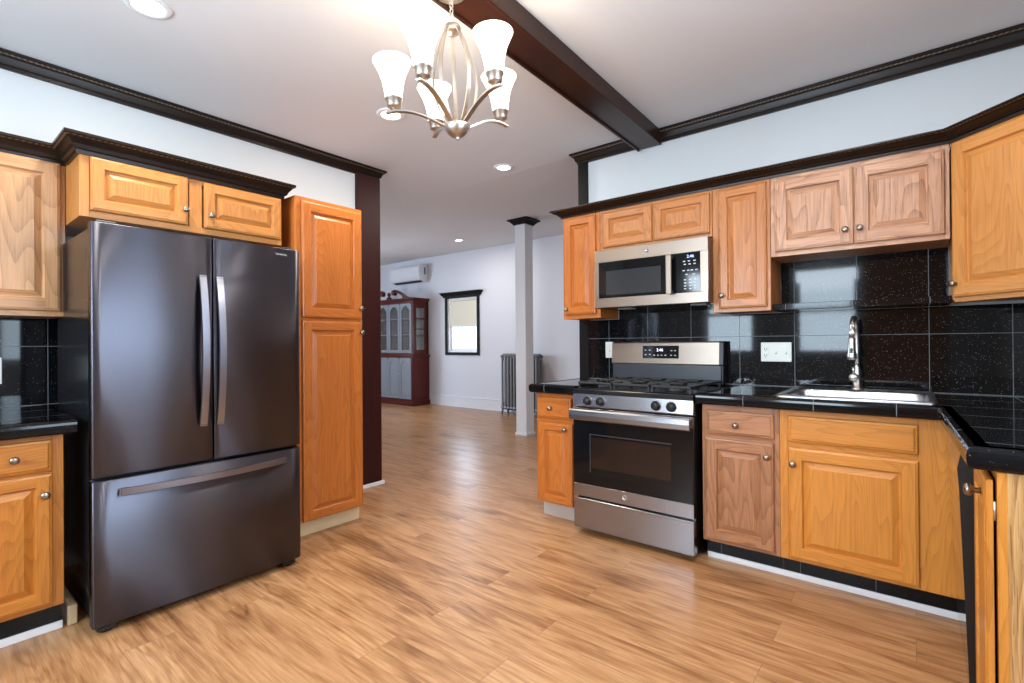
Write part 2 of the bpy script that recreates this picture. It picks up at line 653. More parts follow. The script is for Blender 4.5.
ZT = 2.75
wall_y('wall_left', YW, YW + 0.12, XB, 2.63, ZT, [], M['wall'], 'white kitchen wall behind the refrigerator')
wall_x('wall_right', XW, XW + 0.15, YR, 2.06, ZT, [], M['wall'], 'white kitchen wall behind the stove and sink')
wall_y('wall_side', YR - 0.14, YR, XB - 0.14, XF + 0.14, 3.05, [(0.66, 1.72, 1.0, 2.42)], M['wall'], 'white side wall with a window beside the camera')
wall_x('wall_rear', XB - 0.14, XB, YR, YL, 2.75, [(0.55, 1.35, 1.0, 2.28), (1.85, 2.65, 1.0, 2.28)], M['wall'], 'white wall behind the camera with two windows')
wall_x('wall_far', XF, XF + 0.16, YR, YL, 3.05, [(6.29, 7.08, 1.05, 2.09)], M['wall_living'], 'cool white far wall of the living room')
wall_y('wall_living', YL, YL + 0.14, XB - 0.14, XF + 0.16, 3.05, [(0.6, 2.2, 0.9, 2.3), (2.9, 4.3, 0.9, 2.3)], M['wall_living'], 'living room end wall with two added windows')
gr = boxes('ground', [(-14, 22, -14, 24, -0.9, -0.6)], M['outside'])
struct(gr, 'ground outside the house', 'ground')


def simple_window(name, label, ax, wx, h0, h1, z0, z1, inward, depth=0.14, blind=None, sash=0.045):
    """double hung window filling a wall hole; ax 'X': wall plane x=wx, hole along Y"""
    t = thing(name, label, 'window', (wx, (h0 + h1) / 2, z0) if ax == 'X' else ((h0 + h1) / 2, wx, z0))
    t['kind'] = 'structure'
    w = (h1 - h0) / 2
    h = z1 - z0
    o = -inward

    def B(mb, u0, u1, d0, d1, a0, a1, m):
        d0, d1 = d0 * o, d1 * o
        if ax == 'X':
            mb.box(d0, d1, u0, u1, a0, a1, m)
        else:
            mb.box(u0, u1, d0, d1, a0, a1, m)
    fr = MB()
    g = 0.03
    for (u0, u1, a0, a1) in ((-w, -w + g, 0, h), (w - g, w, 0, h), (-w + g, w - g, 0, g), (-w + g, w - g, h - g, h)):
        B(fr, u0, u1, 0.01, depth - 0.005, a0, a1, M['vinyl'])
    fr.build('frame', t)
    mid = h * 0.5
    for (nm, a0, a1, d0) in (('lower_sash', g, mid + 0.02, 0.05), ('upper_sash', mid - 0.02, h - g, 0.085)):
        sb = MB()
        for (u0, u1, c0, c1) in ((-w + g, -w + g + sash, a0, a1), (w - g - sash, w - g, a0, a1), (-w + g + sash, w - g - sash, a0, a0 + sash), (-w + g + sash, w - g - sash, a1 - sash, a1)):
            B(sb, u0, u1, d0, d0 + 0.03, c0, c1, M['vinyl'])
        so = sb.build(nm, t)
        pb = MB()
        B(pb, -w + g + sash, w - g - sash, d0 + 0.012, d0 + 0.018, a0 + sash, a1 - sash, M['glass'])
        pb.build('pane', so)
    return t


simple_window('window_2', 'white double hung window on the side wall', 'Y', YR, 0.66, 1.72, 1.0, 2.42, 1)
simple_window('window_3', 'white double hung window behind the camera nearer the side wall', 'X', XB, 0.55, 1.35, 1.0, 2.28, 1)
simple_window('window_4', 'white double hung window behind the camera nearer the fridge wall', 'X', XB, 1.85, 2.65, 1.0, 2.28, 1)
simple_window('window_5', 'wide unseen living room end window added for daylight, nearer the corner', 'Y', YL, 2.9, 4.3, 0.9, 2.3, -1)  # unseen window added to light the living room
simple_window('window_6', 'wide unseen living room end window added for daylight, farther from the corner', 'Y', YL, 0.6, 2.2, 0.9, 2.3, -1)  # second added window, out of view as well

# brown panelled door, added behind the camera for its reflection in the tiles
t = thing('door_1', 'brown panelled wooden door added behind the camera for the tile reflection', 'door', (XB, 0.08, 0), PI / 2)
t['kind'] = 'structure'
WD = WOOD['honey']
b = MB()
b.box(-0.42, 0.42, -0.045, -0.002, 0.005, 2.3, WD[0], 0.004)
for (x0, x1, z0, z1) in ((-0.33, -0.05, 0.25, 1.0), (0.05, 0.33, 0.25, 1.0), (-0.33, -0.05, 1.15, 2.15), (0.05, 0.33, 1.15, 2.15)):
    b.box(x0, x1, -0.055, -0.044, z0, z1, WD[0], 0.01)
b.build('door_leaf', t)
MB().lathe([(0.012, 0), (0.012, -0.04), (0.03, -0.045), (0.032, -0.06), (0.02, -0.075), (0, -0.077)], M['nickel'], (-0.36, -0.045, 1.02), 'Y').build('door_knob', t)

# far window (seen): black casing, cap, roller shade
t = simple_window('window_1', 'small living room window with black casing and half lowered cream shade', 'X', XF, 6.29, 7.08, 1.05, 2.09, -1, 0.16)
w2 = 0.395
b = MB()
for (y0, y1, z0, z1) in ((-w2 - 0.06, -w2, -0.055, 1.06), (w2, w2 + 0.06, -0.055, 1.06), (-w2, w2, -0.055, 0.0), (-w2, w2, 1.04, 1.06)):
    b.box(-0.022, 0.0, y0, y1, z0, z1, M['blacktrim'], 0.003)
b.build('casing', t)
prof = [(0.0, 1.06), (0.03, 1.06), (0.035, 1.085), (0.055, 1.10), (0.075, 1.135), (0.085, 1.14), (0.085, 1.155), (0.0, 1.155)]
b = MB()
b.sweep(prof, [(0, 0.46), (-0.001, 0.46), (-0.001, -0.46), (0, -0.46)], M['blacktrim'])
b.build('cap_moulding', t)
b = MB()
b.box(0.035, 0.041, -w2 + 0.035, w2 - 0.035, 0.50, 1.0, M['blind'])
b.box(0.030, 0.046, -w2 + 0.035, w2 - 0.035, 0.485, 0.505, M['blind'], 0.004)
b.tube([(0.03, -w2 + 0.035, 1.0), (0.03, w2 - 0.035, 1.0)], 0.014, M['blind'])
b.build('shade_blind', t)

# crown mouldings at the ceiling
wp = [(0.0, ZC - 0.082), (0.016, ZC - 0.082), (0.018, ZC - 0.066), (0.026, ZC - 0.062), (0.030, ZC - 0.052), (0.038, ZC - 0.030), (0.052, ZC - 0.024), (0.054, ZC - 0.016), (0.062, ZC - 0.014), (0.064, ZC - 0.001), (0.0, ZC - 0.001)]
rf = lambda m: (lambda i, j: M['rope'] if j == 6 else m)
b = MB()
b.sweep(wp, [(XB, YW), (2.63, YW), (2.63, YW + 0.12)], M['espresso'], rf(M['espresso']))
struct(b.build('trim_1'), 'dark crown moulding along the ceiling above the refrigerator', 'moulding')
b = MB()
b.sweep(wp, [(XW + 0.15, 2.072), (XW, 2.072), (XW, YR)], M['espresso_y'], rf(M['espresso_y']))
struct(b.build('trim_2'), 'dark crown moulding along the ceiling above the stove wall', 'moulding')

# dark posts closing the wall ends
b = MB()
b.box(2.41, 2.642, 3.60, YW + 0.13, 0.03, ZC - 0.075, M['post'], 0.003)
struct(b.build('trim_3'), 'tall dark mahogany post beside the pantry cabinet', 'post')
b = MB()
b.box(XW - 0.02, XW + 0.16, 1.995, 2.08, 0.0, ZC - 0.075, M['blacktrim'], 0.003)
struct(b.build('trim_4'), 'narrow black post at the end of the stove wall', 'post')
b = MB()
b.box(2.03, 2.66, 3.585, 3.6, 0.0, 0.03, M['white_trim'], 0.003)
b.box(2.642, 2.66, 3.6, 3.76, 0.0, 0.03, M['white_trim'], 0.003)
struct(b.build('baseboard_left'), 'white shoe moulding at the foot of the dark post', 'moulding')
b = MB()
b.box(XF - 0.018, XF, 4.0, YL, 0, 0.185, M['white_trim'], 0.002)
b.box(XF - 0.028, XF, 4.0, YL, 0, 0.02, M['white_trim'], 0.004)
b.box(XF - 0.024, XF, 4.0, YL, 0.185, 0.205, M['white_trim'], 0.004)
struct(b.build('baseboard_far'), 'tall white baseboard on the far living room wall', 'baseboard')

# ceiling beam
tb = thing('ceiling_beam', 'long dark mahogany box beam crossing the kitchen ceiling', 'beam', (3.43, 1.475, ZC), math.radians(1.3))
tb['kind'] = 'structure'
b = MB()
b.box(-4.7, 0.0, -0.078, 0.078, -0.10, -0.001, M['beamwood'], 0.002)
b.box(-4.7, 0.0, -0.09, -0.074, -0.104, -0.001, M['beamwood'], 0.003)
b.box(-4.7, 0.0, 0.074, 0.09, -0.112, -0.001, M['beamwood'], 0.003)
b.build('beam_body', tb)

# white square column in the living room
cz = ceil_z(5.14)
t = thing('column', 'white square column with black cap between kitchen and living room', 'column', (5.225, 4.01, 0))
t['kind'] = 'structure'
b = MB()
b.box(-0.085, 0.085, -0.085, 0.085, 0.03, cz - 0.06, M['white_trim'], 0.004)
b.build('shaft', t)
boxes('base_trim', [(-0.098, 0.098, -0.098, 0.098, 0, 0.035)], M['white_trim'], t, 0.006)
cp = [(0.0, cz - 0.075), (0.012, cz - 0.075), (0.02, cz - 0.06), (0.05, cz - 0.03), (0.075, cz - 0.02), (0.075, cz - 0.004), (0.0, cz - 0.004)]
b = MB()
q = 0.086
b.sweep(cp, [(-q, 0), (-q, q), (q, q), (q, -q), (-q, -q), (-q, 0.0001)][::-1], M['blacktrim'])
b.build('cap_moulding', t)


# ------------------------------------------------------------------ cabinets
def knob(parent, x, z, y=-0.02, name='knob', s=1.0):
    b = MB()
    b.lathe([(0.008 * s, 0.0), (0.006 * s, -0.010 * s), (0.007 * s, -0.014 * s), (0.0145 * s, -0.019 * s), (0.016 * s, -0.024 * s), (0.0135 * s, -0.029 * s), (0.007 * s, -0.0315 * s), (0, -0.032 * s)], M['pewter'], (x, y, z), 'Y', 16)
    return b.build(name, parent)


def panel_door(name, parent, x0, x1, z0, z1, wd, yb=-0.001, th=0.02, stile=0.056, raise_=True):
    """raised panel door: back at y=yb, front th before it (towards -y)"""
    b = MB()
    V, H = wd

    def ring(i, d):
        y = yb - th + d
        return [(x0 + i, y, z0 + i), (x1 - i, y, z0 + i), (x1 - i, y, z1 - i), (x0 + i, y, z1 - i)]

    def strip(seq):
        vr = [[b.bm.verts.new(p) for p in ring(*s)] for s in seq]
        for i in range(len(vr) - 1):
            for j in range(4):
                f = b.bm.faces.new((vr[i][j], vr[i][(j + 1) % 4], vr[i + 1][(j + 1) % 4], vr[i + 1][j]))
                f.material_index = b.slot(H if j in (0, 2) else V)
        return vr
    v0 = strip([(0, th), (0, 0.009), (0.003, 0.004), (0.010, 0.002), (0.012, 0.0)])
    f = b.bm.faces.new(v0[0])
    f.material_index = b.slot(V)
    i0, i1 = 0.012, stile
    y = yb - th
    a, c, d, e = x0 + i0, x0 + i1, x1 - i1, x1 - i0
    p, q, r, s = z0 + i0, z0 + i1, z1 - i1, z1 - i0
    b.face([(a, y, p), (c, y, p), (c, y, s), (a, y, s)], V)
    b.face([(d, y, p), (e, y, p), (e, y, s), (d, y, s)], V)
    b.face([(c, y, p), (d, y, p), (d, y, q), (c, y, q)], H)
    b.face([(c, y, r), (d, y, r), (d, y, s), (c, y, s)], H)
    pv = strip([(i1, 0.0), (i1 + 0.004, 0.006), (i1 + 0.006, 0.0145), (i1 + 0.010, 0.015), (i1 + 0.034, 0.0045), (i1 + 0.037, 0.003)])
    f = b.bm.faces.new(pv[-1])
    f.material_index = b.slot(V)
    return b.build(name, parent)


def drawer_front(name, parent, x0, x1, z0, z1, wd, yb=-0.001, th=0.02):
    b = MB()
    H = wd[1]

    def ring(i, d):
        y = yb - th + d
        return [(x0 + i, y, z0 + i), (x1 - i, y, z0 + i), (x1 - i, y, z1 - i), (x0 + i, y, z1 - i)]
    b.rings([ring(0, th), ring(0, 0.012), ring(0.003, 0.007), ring(0.012, 0.004), ring(0.016, 0.0)], H, False)
    return b.build(name, parent)


def cabinet(name, label, loc, rot, w, h, d, wd, doors=(), drawers=(), stiles=(), rails=(), wall=True, toe=None, group=None, frame_bottom=0.03, end_fill=0.0, cat='cabinet', hollow=False):
    """local frame: x right across the front, y into the wall, z up from the thing's base; the frame front is y=0"""
    t = thing(name, label, cat, loc, rot, group)
    z0 = 0.0 if wall else 0.116
    V, H = wd
    b = MB()
    lift = 0.0
    if hollow:
        for q in ((0.001, 0.018, 0.0195, d, z0, h), (w - 0.018, w - 0.001, 0.0195, d, z0, h), (0.018, w - 0.018, d - 0.012, d, z0, h), (0.018, w - 0.018, 0.0195, d - 0.012, z0, z0 + 0.018)):
            b.box(*q, V)
    else:
        b.box(0.001, w - 0.001, 0.0195, d, z0 + lift, h - (0.002 if wall else 0.0), V)
    b.build('body', t)
    b = MB()
    sw = 0.038
    b.box(0, sw, 0, 0.02, z0, h, V, 0.0015)
    b.box(w - sw - end_fill, w, 0, 0.02, z0, h, V, 0.0015)
    for sx in stiles:
        b.box(sx - 0.03, sx + 0.03, 0.0, 0.02, z0 + 0.03, h - 0.03, V)
    b.box(sw, w - sw - end_fill, 0.0005, 0.0195, z0, z0 + frame_bottom, H)
    b.box(sw, w - sw - end_fill, 0.0005, 0.0195, h - 0.035, h, H)
    for rz in rails:
        b.box(sw, w - sw - end_fill, 0.0005, 0.0195, rz - 0.02, rz + 0.02, H)
    b.build('face_frame', t)
    for (x0, x1, a0, a1, kn) in doors:
        o = panel_door('door', t, x0, x1, a0, a1, wd, stile=0.05 if (x1 - x0) < 0.3 or (a1 - a0) < 0.3 else 0.058)
        if kn:
            knob(o, kn[0], kn[1], -0.021)
    for (x0, x1, a0, a1, kn) in drawers:
        o = drawer_front('drawer', t, x0, x1, a0, a1, wd)
        if kn:
            knob(o, kn[0], kn[1], -0.021)
    if toe:
        tm, rec = toe
        boxes('toe_kick', [(0.0, w, rec, rec + 0.018, 0.0, z0)], tm, t)
    return t


UF, UZ, UT = 3.165, 1.39, 2.155
R90 = -PI / 2
Hh = UT - UZ


def rloc(y, z, xf=UF):
    return (xf, y, z)


# stove wall uppers: local x = Yleft - Y
def LX(yl, ys):
    return [yl - v for v in ys]


cabinet('wall_cabinet', 'narrow orange oak wall cabinet at the left end, left of the microwave', rloc(2.053, UZ), R90, 0.312, Hh, XW - UF - 0.008, WOOD['orange'],
        doors=[(0.022, 0.283, 0.030, 0.745, (0.042, 0.070))])
cabinet('wall_cabinet', 'short two door oak cabinet above the microwave', rloc(1.738, 1.862), R90, 0.778, UT - 1.862, XW - UF - 0.008, WOOD['tan'],
        doors=[(0.027, 0.391, 0.022, 0.27, None), (0.406, 0.766, 0.022, 0.27, None)], stiles=[0.40])
cabinet('wall_cabinet', 'tall single door tan oak wall cabinet right of the microwave', rloc(0.957, UZ), R90, 0.322, Hh, XW - UF - 0.008, WOOD['tan'],
        doors=[(0.038, 0.304, 0.022, 0.745, (0.058, 0.10))])
cabinet('wall_cabinet', 'pale pinkish oak two door wall cabinet above the sink', rloc(0.633, 1.695), R90, 0.776, UT - 1.695, XW - UF - 0.008, WOOD['pink'],
        doors=[(0.024, 0.395, 0.025, 0.43, (0.360, 0.10)), (0.400, 0.757, 0.025, 0.43, (0.424, 0.10))], stiles=[0.397])

# diagonal corner wall cabinet
t = thing('corner_cabinet', 'golden oak diagonal corner wall cabinet right of the sink', 'cabinet', (UF, -0.150, UZ), math.radians(-135))
wd = WOOD['honey']
cw = 0.431
b = MB()


def diag(p):  # world -> local of the corner cabinet
    v = Vector((p[0] - UF, p[1] + 0.150))
    a = math.radians(135)
    return (v.x * math.cos(a) - v.y * math.sin(a), v.x * math.sin(a) + v.y * math.cos(a))


poly = [diag(p) for p in ((UF + 0.014, -0.150), (XW - 0.009, -0.150), (XW - 0.009, YR + 0.009), (2.86, YR + 0.009), (2.86, -0.455 - 0.014))]
b.prism(poly, 'Z', 0.012, Hh, wd[0])
b.build('body', t)
b = MB()
b.box(0.006, 0.04, 0, 0.02, 0, Hh, wd[0], 0.0015)
b.box(cw - 0.04, cw - 0.006, 0, 0.02, 0, Hh, wd[0], 0.0015)
b.box(0.04, cw - 0.04, 0.0005, 0.0195, 0, 0.04, wd[1])
b.box(0.04, cw - 0.04, 0.0005, 0.0195, Hh - 0.05, Hh, wd[1])
b.build('face_frame', t)
o = panel_door('door', t, 0.012, cw - 0.012, 0.022, Hh - 0.015, wd, stile=0.058)
knob(o, 0.034, 0.085, -0.021)

# wall cabinet on the side wall, next to the corner cabinet (added beyond the frame to darken the fridge reflection)
cabinet('wall_cabinet', 'unseen two door oak wall cabinet added on the side wall for the fridge reflection', (2.855, -0.455, UZ), PI, 0.80, Hh, 0.29, WOOD['tan'],
        doors=[(0.02, 0.395, 0.022, 0.745, (0.37, 0.09)), (0.405, 0.78, 0.022, 0.745, (0.43, 0.09))], stiles=[0.4])

# base cabinets
BF = 2.81
BD = XW - BF - 0.012
TOE = granite('black_tile_toe', 0.31, 5.0, 0.075, -1.0, 'X', 'Z', 0.25, speck=0.3, gw=0.0009)
M['toe'] = TOE
BH = 0.868
cabinet('base_cabinet', 'brown grained oak base cabinet with drawer and door, right of the stove', (BF, 0.916, 0), R90, 0.385, BH, BD, WOOD['brown'],
        doors=[(0.020, 0.360, 0.130, 0.687, (0.332, 0.620))], drawers=[(0.029, 0.361, 0.711, 0.837, (0.183, 0.767))], rails=[0.70], wall=False, toe=(M['toe'], 0.072), frame_bottom=0.02)
cabinet('base_cabinet', 'golden oak sink base cabinet with one wide door under the sink', (BF, 0.530, 0), R90, 0.745, BH, BD, WOOD['amber'],
        doors=[(0.040, 0.544, 0.130, 0.682, (0.062, 0.602))], drawers=[(0.039, 0.544, 0.709, 0.839, None)], rails=[0.695], wall=False, toe=(M['toe'], 0.072), end_fill=0.165, frame_bottom=0.02, hollow=True)
cabinet('base_cabinet', 'small orange oak base cabinet with drawer and door, left of the stove', (BF, 2.052, 0), R90, 0.335, BH, BD, WOOD['orange'],
        doors=[(0.024, 0.297, 0.122, 0.670, (0.248, 0.634))], drawers=[(0.012, 0.287, 0.699, 0.841, (0.133, 0.768))], rails=[0.685], wall=False, toe=(M['greyboard'], 0.078), frame_bottom=0.02)

# left side cabinets (fronts face -Y): local x = X - x0
cabinet('wall_cabinet', 'pale oak wall cabinet at the far left over the black backsplash', (0.127, 3.30, 1.362), 0, 0.40, 0.768, YW - 3.30 - 0.012, WOOD['pale'],
        doors=[(0.02, 0.379, 0.026, 0.758, None)])
cabinet('wall_cabinet', 'short golden oak two door cabinet above the refrigerator', (0.528, 3.0, 1.820), 0, 0.947, 0.298, YW - 3.0 - 0.01, WOOD['gold'],
        doors=[(0.038, 0.441, 0.032, 0.284, (0.423, 0.108)), (0.518, 0.940, 0.032, 0.280, (0.546, 0.100))], stiles=[0.48])
cabinet('base_cabinet', 'golden oak base cabinet with drawer and door left of the refrigerator', (0.13, 2.83, 0), 0, 0.313, 0.845, YW - 2.83 - 0.012, WOOD['deep'],
        doors=[(0.022, 0.276, 0.135, 0.682, (0.250, 0.597))], drawers=[(0.030, 0.276, 0.692, 0.823, (0.160, 0.758))], rails=[0.687], wall=False, toe=(M['toe'], 0.045), frame_bottom=0.02)
# pantry
PX, PY = 1.542, 2.967
t = cabinet('pantry_cabinet', 'tall orange oak pantry cabinet with two stacked doors beside the refrigerator', (PX, PY, 0), 0, 0.478, 2.14, YW - PY - 0.045, WOOD['orange'],
            doors=[(0.038, 0.464, 1.384, 2.115, (0.448, 1.457)), (0.038, 0.464, 0.105, 1.366, (0.451, 1.292))], rails=[1.375], wall=False, toe=(M['beige'], 0.05), frame_bottom=0.02, cat='cabinet')

# cabinet on the side run: end cabinet with ajar door, seen edge-on
t = thing('base_cabinet', 'oak end cabinet with raw side panel and ajar door, right of the dishwasher', 'cabinet', (2.095, -0.165, 0), PI)
wd = WOOD['amber']
ew = 0.315
b = MB()
b.box(0.001, ew - 0.001, 0.0195, 0.582, 0.10, 0.868, WOOD['raw'][0])
b.build('body', t)
b = MB()
b.box(0, 0.038, 0, 0.02, 0.10, 0.868, wd[0], 0.0015)
b.box(ew - 0.038, ew, 0, 0.02, 0.10, 0.868, wd[0], 0.0015)
b.box(0.038, ew - 0.038, 0.0005, 0.0195, 0.10, 0.12, wd[1])
b.box(0.038, ew - 0.038, 0.0005, 0.0195, 0.84, 0.868, wd[1])
b.build('face_frame', t)
o = panel_door('door', t, 0.012, ew - 0.006, 0.115, 0.845, wd, yb=-0.007, th=0.017)
knob(o, 0.235, 0.797, -0.024, s=1.15)
b = MB()
b.box(ew - 0.03, ew - 0.006, -0.007, 0.0, 0.745, 0.785, M['nickel'], 0.002)
b.tube([(ew - 0.008, -0.004, 0.74), (ew - 0.008, -0.004, 0.79)], 0.0035, M['nickel'])
b.build('hinge', o)
boxes('toe_kick', [(0, ew, 0.06, 0.078, 0, 0.10)], M['toe'], t)

# dishwasher, door slightly ajar at the top
t = thing('dishwasher', 'black dishwasher under the counter right of the sink, door seen edge on', 'dishwasher', (2.715, -0.180, 0), PI)
b = MB()
b.box(0.006, 0.598, 0.0, 0.575, 0.02, 0.862, M['blackplastic'], 0.003)
b.build('body', t)
boxes('toe_panel', [(0.01, 0.594, -0.004, -0.001, 0.02, 0.095)], M['blackplastic'], t)
b = MB()
tilt = 0.017
yb0, yb1 = -0.006, -0.006 - tilt
poly = [(yb0, 0.10), (yb1, 0.855), (yb1 - 0.043, 0.85), (yb1 - 0.052, 0.80), (yb1 - 0.048, 0.745), (yb0 - 0.045, 0.108)]
b.prism(poly, 'X', 0.004, 0.600, M['blackplastic'])
b.bm.normal_update()
for f in b.bm.faces:
    if len(f.verts) == 4 and abs(f.normal.x) < 0.5 and all(v.co.y < yb0 - 0.03 for v in f.verts):
        f.material_index = b.slot(M['dwfront'])
o = b.build('door', t)


# ------------------------------------------------------------------ counters
GT = granite('granite_counter_tile', 0.3145, 0.3145, -0.067, 3.435, 'Y', 'X', 0.06, speck=0.7)
GE = granite('granite_edge_tile', 0.3145, 5.0, -0.067 + 0.3145 * 0.4, -1.0, 'Y', 'Z', 0.10, speck=0.7)
GE2 = granite('granite_edge_tile_across', 0.3145, 5.0, 0.2, -1.0, 'X', 'Z', 0.10, speck=0.7)
CZ = 0.93


def bull(z, t=0.058):
    return [(-0.03, z - t), (0.010, z - t), (0.016, z - t + 0.006), (0.019, z - t + 0.016), (0.020, z - 0.022), (0.018, z - 0.012), (0.013, z - 0.004), (0.004, z), (-0.03, z)]


SX0, SX1, SY0, SY1 = 2.79, 3.375, -0.07, 0.535
t = thing('countertop', 'long black granite tile countertop turning the corner around the sink', 'countertop', (0, 0, 0))
b = MB()
FX = 2.765
WX = XW - 0.011
for q in ((FX, SX0, -0.105, 0.930), (SX0, SX1, SY1, 0.930), (SX1, WX, -0.105, 0.930), (SX0, SX1, -0.105, SY0), (FX, WX, YR + 0.011, -0.105)):
    b.box(q[0], q[1], q[2], q[3], 0.873, CZ, GT)
b.prism([(FX, -0.095), (1.78, -0.125), (1.78, YR + 0.011), (FX, YR + 0.011)], 'Z', 0.873, CZ, GT)
b.build('slab', t)
b = MB()
b.sweep(bull(CZ), [(FX, 0.930), (FX, -0.095), (1.78, -0.125), (1.78, YR + 0.011)], GE, lambda i, j: GE2 if i == 1 else GE)
b.build('edge_trim', t)
t = thing('countertop', 'small black granite countertop left of the stove', 'countertop', (0, 0, 0))
boxes('slab', [(FX, WX, 1.708, 2.055, 0.873, CZ)], GT, t)
b = MB()
b.sweep(bull(CZ), [(WX - 0.03, 2.055), (FX, 2.055), (FX, 1.708)], GE)
b.build('edge_trim', t)
t = thing('countertop', 'black granite countertop at the far left beside the refrigerator', 'countertop', (0, 0, 0))
boxes('slab', [(-0.15, 0.478, 2.79, YW - 0.011, 0.846, 0.903)], granite('granite_counter_tile_left', 0.31, 0.31, 0.505 - 0.31, 3.62, 'X', 'Y', 0.06, speck=0.7), t)
b = MB()
b.sweep(bull(0.903), [(-0.15, 2.79), (0.478, 2.79)], GE2)
b.build('edge_trim', t)

# backsplashes
BS = granite('granite_wall_tile', 0.3145, 0.3105, -0.067, 1.243, 'Y', 'Z', 0.05)
BS2 = granite('granite_wall_tile_left', 0.31, 0.3105, 0.505, 1.215, 'X', 'Z', 0.05)
o = MB().box(XW - 0.01, XW - 0.0005, YR, 1.994, 0.875, 1.387, BS)
o.box(XW - 0.01, XW - 0.0005, -0.146, 0.632, 1.387, 1.694, granite('granite_wall_tile_upper', 0.3145, 0.36, -0.067, 1.387, 'Y', 'Z', 0.05))
o.box(XW - 0.01, XW - 0.0005, 0.962, 1.732, 1.387, 1.60, BS)
o = o.build('tile_backsplash')
tag(o, 'glossy black granite tile backsplash behind stove and sink', 'backsplash')
o = MB().box(-0.15, 0.86, YW - 0.01, YW - 0.0005, 0.85, 1.40, BS2).build('tile_backsplash')
tag(o, 'glossy black granite tile backsplash at the far left beside the refrigerator', 'backsplash')
o = MB().box(1.78, XW - 0.01, YR + 0.0005, YR + 0.01, 0.875, 1.387, granite('granite_wall_tile_side', 0.31, 0.3105, 3.44, 1.243, 'X', 'Z', 0.05)).build('tile_backsplash')
tag(o, 'black granite tile backsplash on the side wall above the dishwasher', 'backsplash')

# tile shelf between the wall cabinets over the sink
b = MB()
GS = granite('granite_shelf_tile', 0.3145, 5.0, 0.248, -1, 'Y', 'Z', 0.06)
b.box(UF + 0.01, XW - 0.011, -0.147, 0.630, 1.388, 1.424, GS, 0.002)
tag(b.build('tile_shelf'), 'thin black granite tile shelf between the cabinets above the faucet', 'shelf')

# shoe moulding below the base cabinets
boxes('baseboard_right', [(2.872, 2.882, -0.16, 0.912, 0.0, 0.03)], M['white_trim'], None, 0.002)['kind'] = 'structure'
bpy.data.objects['baseboard_right']['label'] = 'white shoe moulding under the sink cabinets'
struct(boxes('baseboard_corner', [(0.10, 0.443, 2.863, 2.874, 0.0, 0.032)], M['white_trim'], None, 0.002), 'white shoe moulding under the left base cabinet')

# dark cabinet crowns
def ccrown(z0, z1, pr):
    h = z1 - z0
    return [(0.0, z0), (0.012, z0), (0.014, z0 + 0.2 * h), (0.024, z0 + 0.26 * h), (0.030, z0 + 0.45 * h), (pr - 0.018, z0 + 0.66 * h), (pr - 0.012, z0 + 0.76 * h), (pr - 0.004, z0 + 0.8 * h), (pr, z0 + 0.86 * h), (pr, z1), (0.0, z1)]


def rope_mix(m):
    return lambda i, j: M['rope'] if j == 6 else m


b = MB()
b.sweep(ccrown(2.150, 2.204, 0.075), [(XW - 0.001, 2.0535), (UF - 0.0005, 2.0535), (UF - 0.0005, -0.1505)], M['espresso_y'], rope_mix(M['espresso_y']))
b.box(UF + 0.02, XW - 0.002, -0.148, 2.051, UT + 0.001, 2.19, M['espresso_y'])
tag(b.build('cabinet_crown'), 'dark rope crown moulding along the cabinets above stove and sink', 'moulding')
b = MB()
b.sweep(ccrown(2.150, 2.204, 0.075), [(UF - 0.001, -0.1515), (2.8595, -0.4555), (2.06, -0.4555)], M['espresso'], rope_mix(M['espresso']))
tag(b.build('cabinet_crown'), 'dark crown moulding on top of the diagonal corner cabinet', 'moulding')
b = MB()
b.sweep(ccrown(2.106, 2.192, 0.062), [(0.5275, 3.238), (0.5275, 2.9995), (1.4755, 2.9995), (1.4755, YW - 0.001)], M['espresso'], rope_mix(M['espresso']))
b.box(0.53, 1.473, 3.02, YW - 0.002, 2.1185, 2.16, M['espresso'])
tag(b.build('cabinet_crown'), 'dark crown moulding on the cabinet above the refrigerator', 'moulding')
b = MB()
b.sweep(ccrown(2.116, 2.20, 0.06), [(-0.1, 3.2995), (0.527, 3.2995)], M['espresso'], rope_mix(M['espresso']))
b.box(-0.1, 0.526, 3.31, YW - 0.002, 2.131, 2.17, M['espresso'])
tag(b.build('cabinet_crown'), 'dark crown moulding on the far left pale oak wall cabinet', 'moulding')

# ------------------------------------------------------------------ refrigerator (fronts face -Y)
FY = 2.645
t = thing('refrigerator', 'black stainless french door refrigerator with bottom freezer drawer', 'refrigerator', (0.955, FY, 0))
b = MB()
b.box(-0.437, 0.437, 0.085, 0.80, 0.03, 1.728, M['darksteel_side'], 0.004)
b.box(-0.43, 0.43, 0.062, 0.086, 0.05, 1.72, M['blackplastic'])
b.build('body', t)


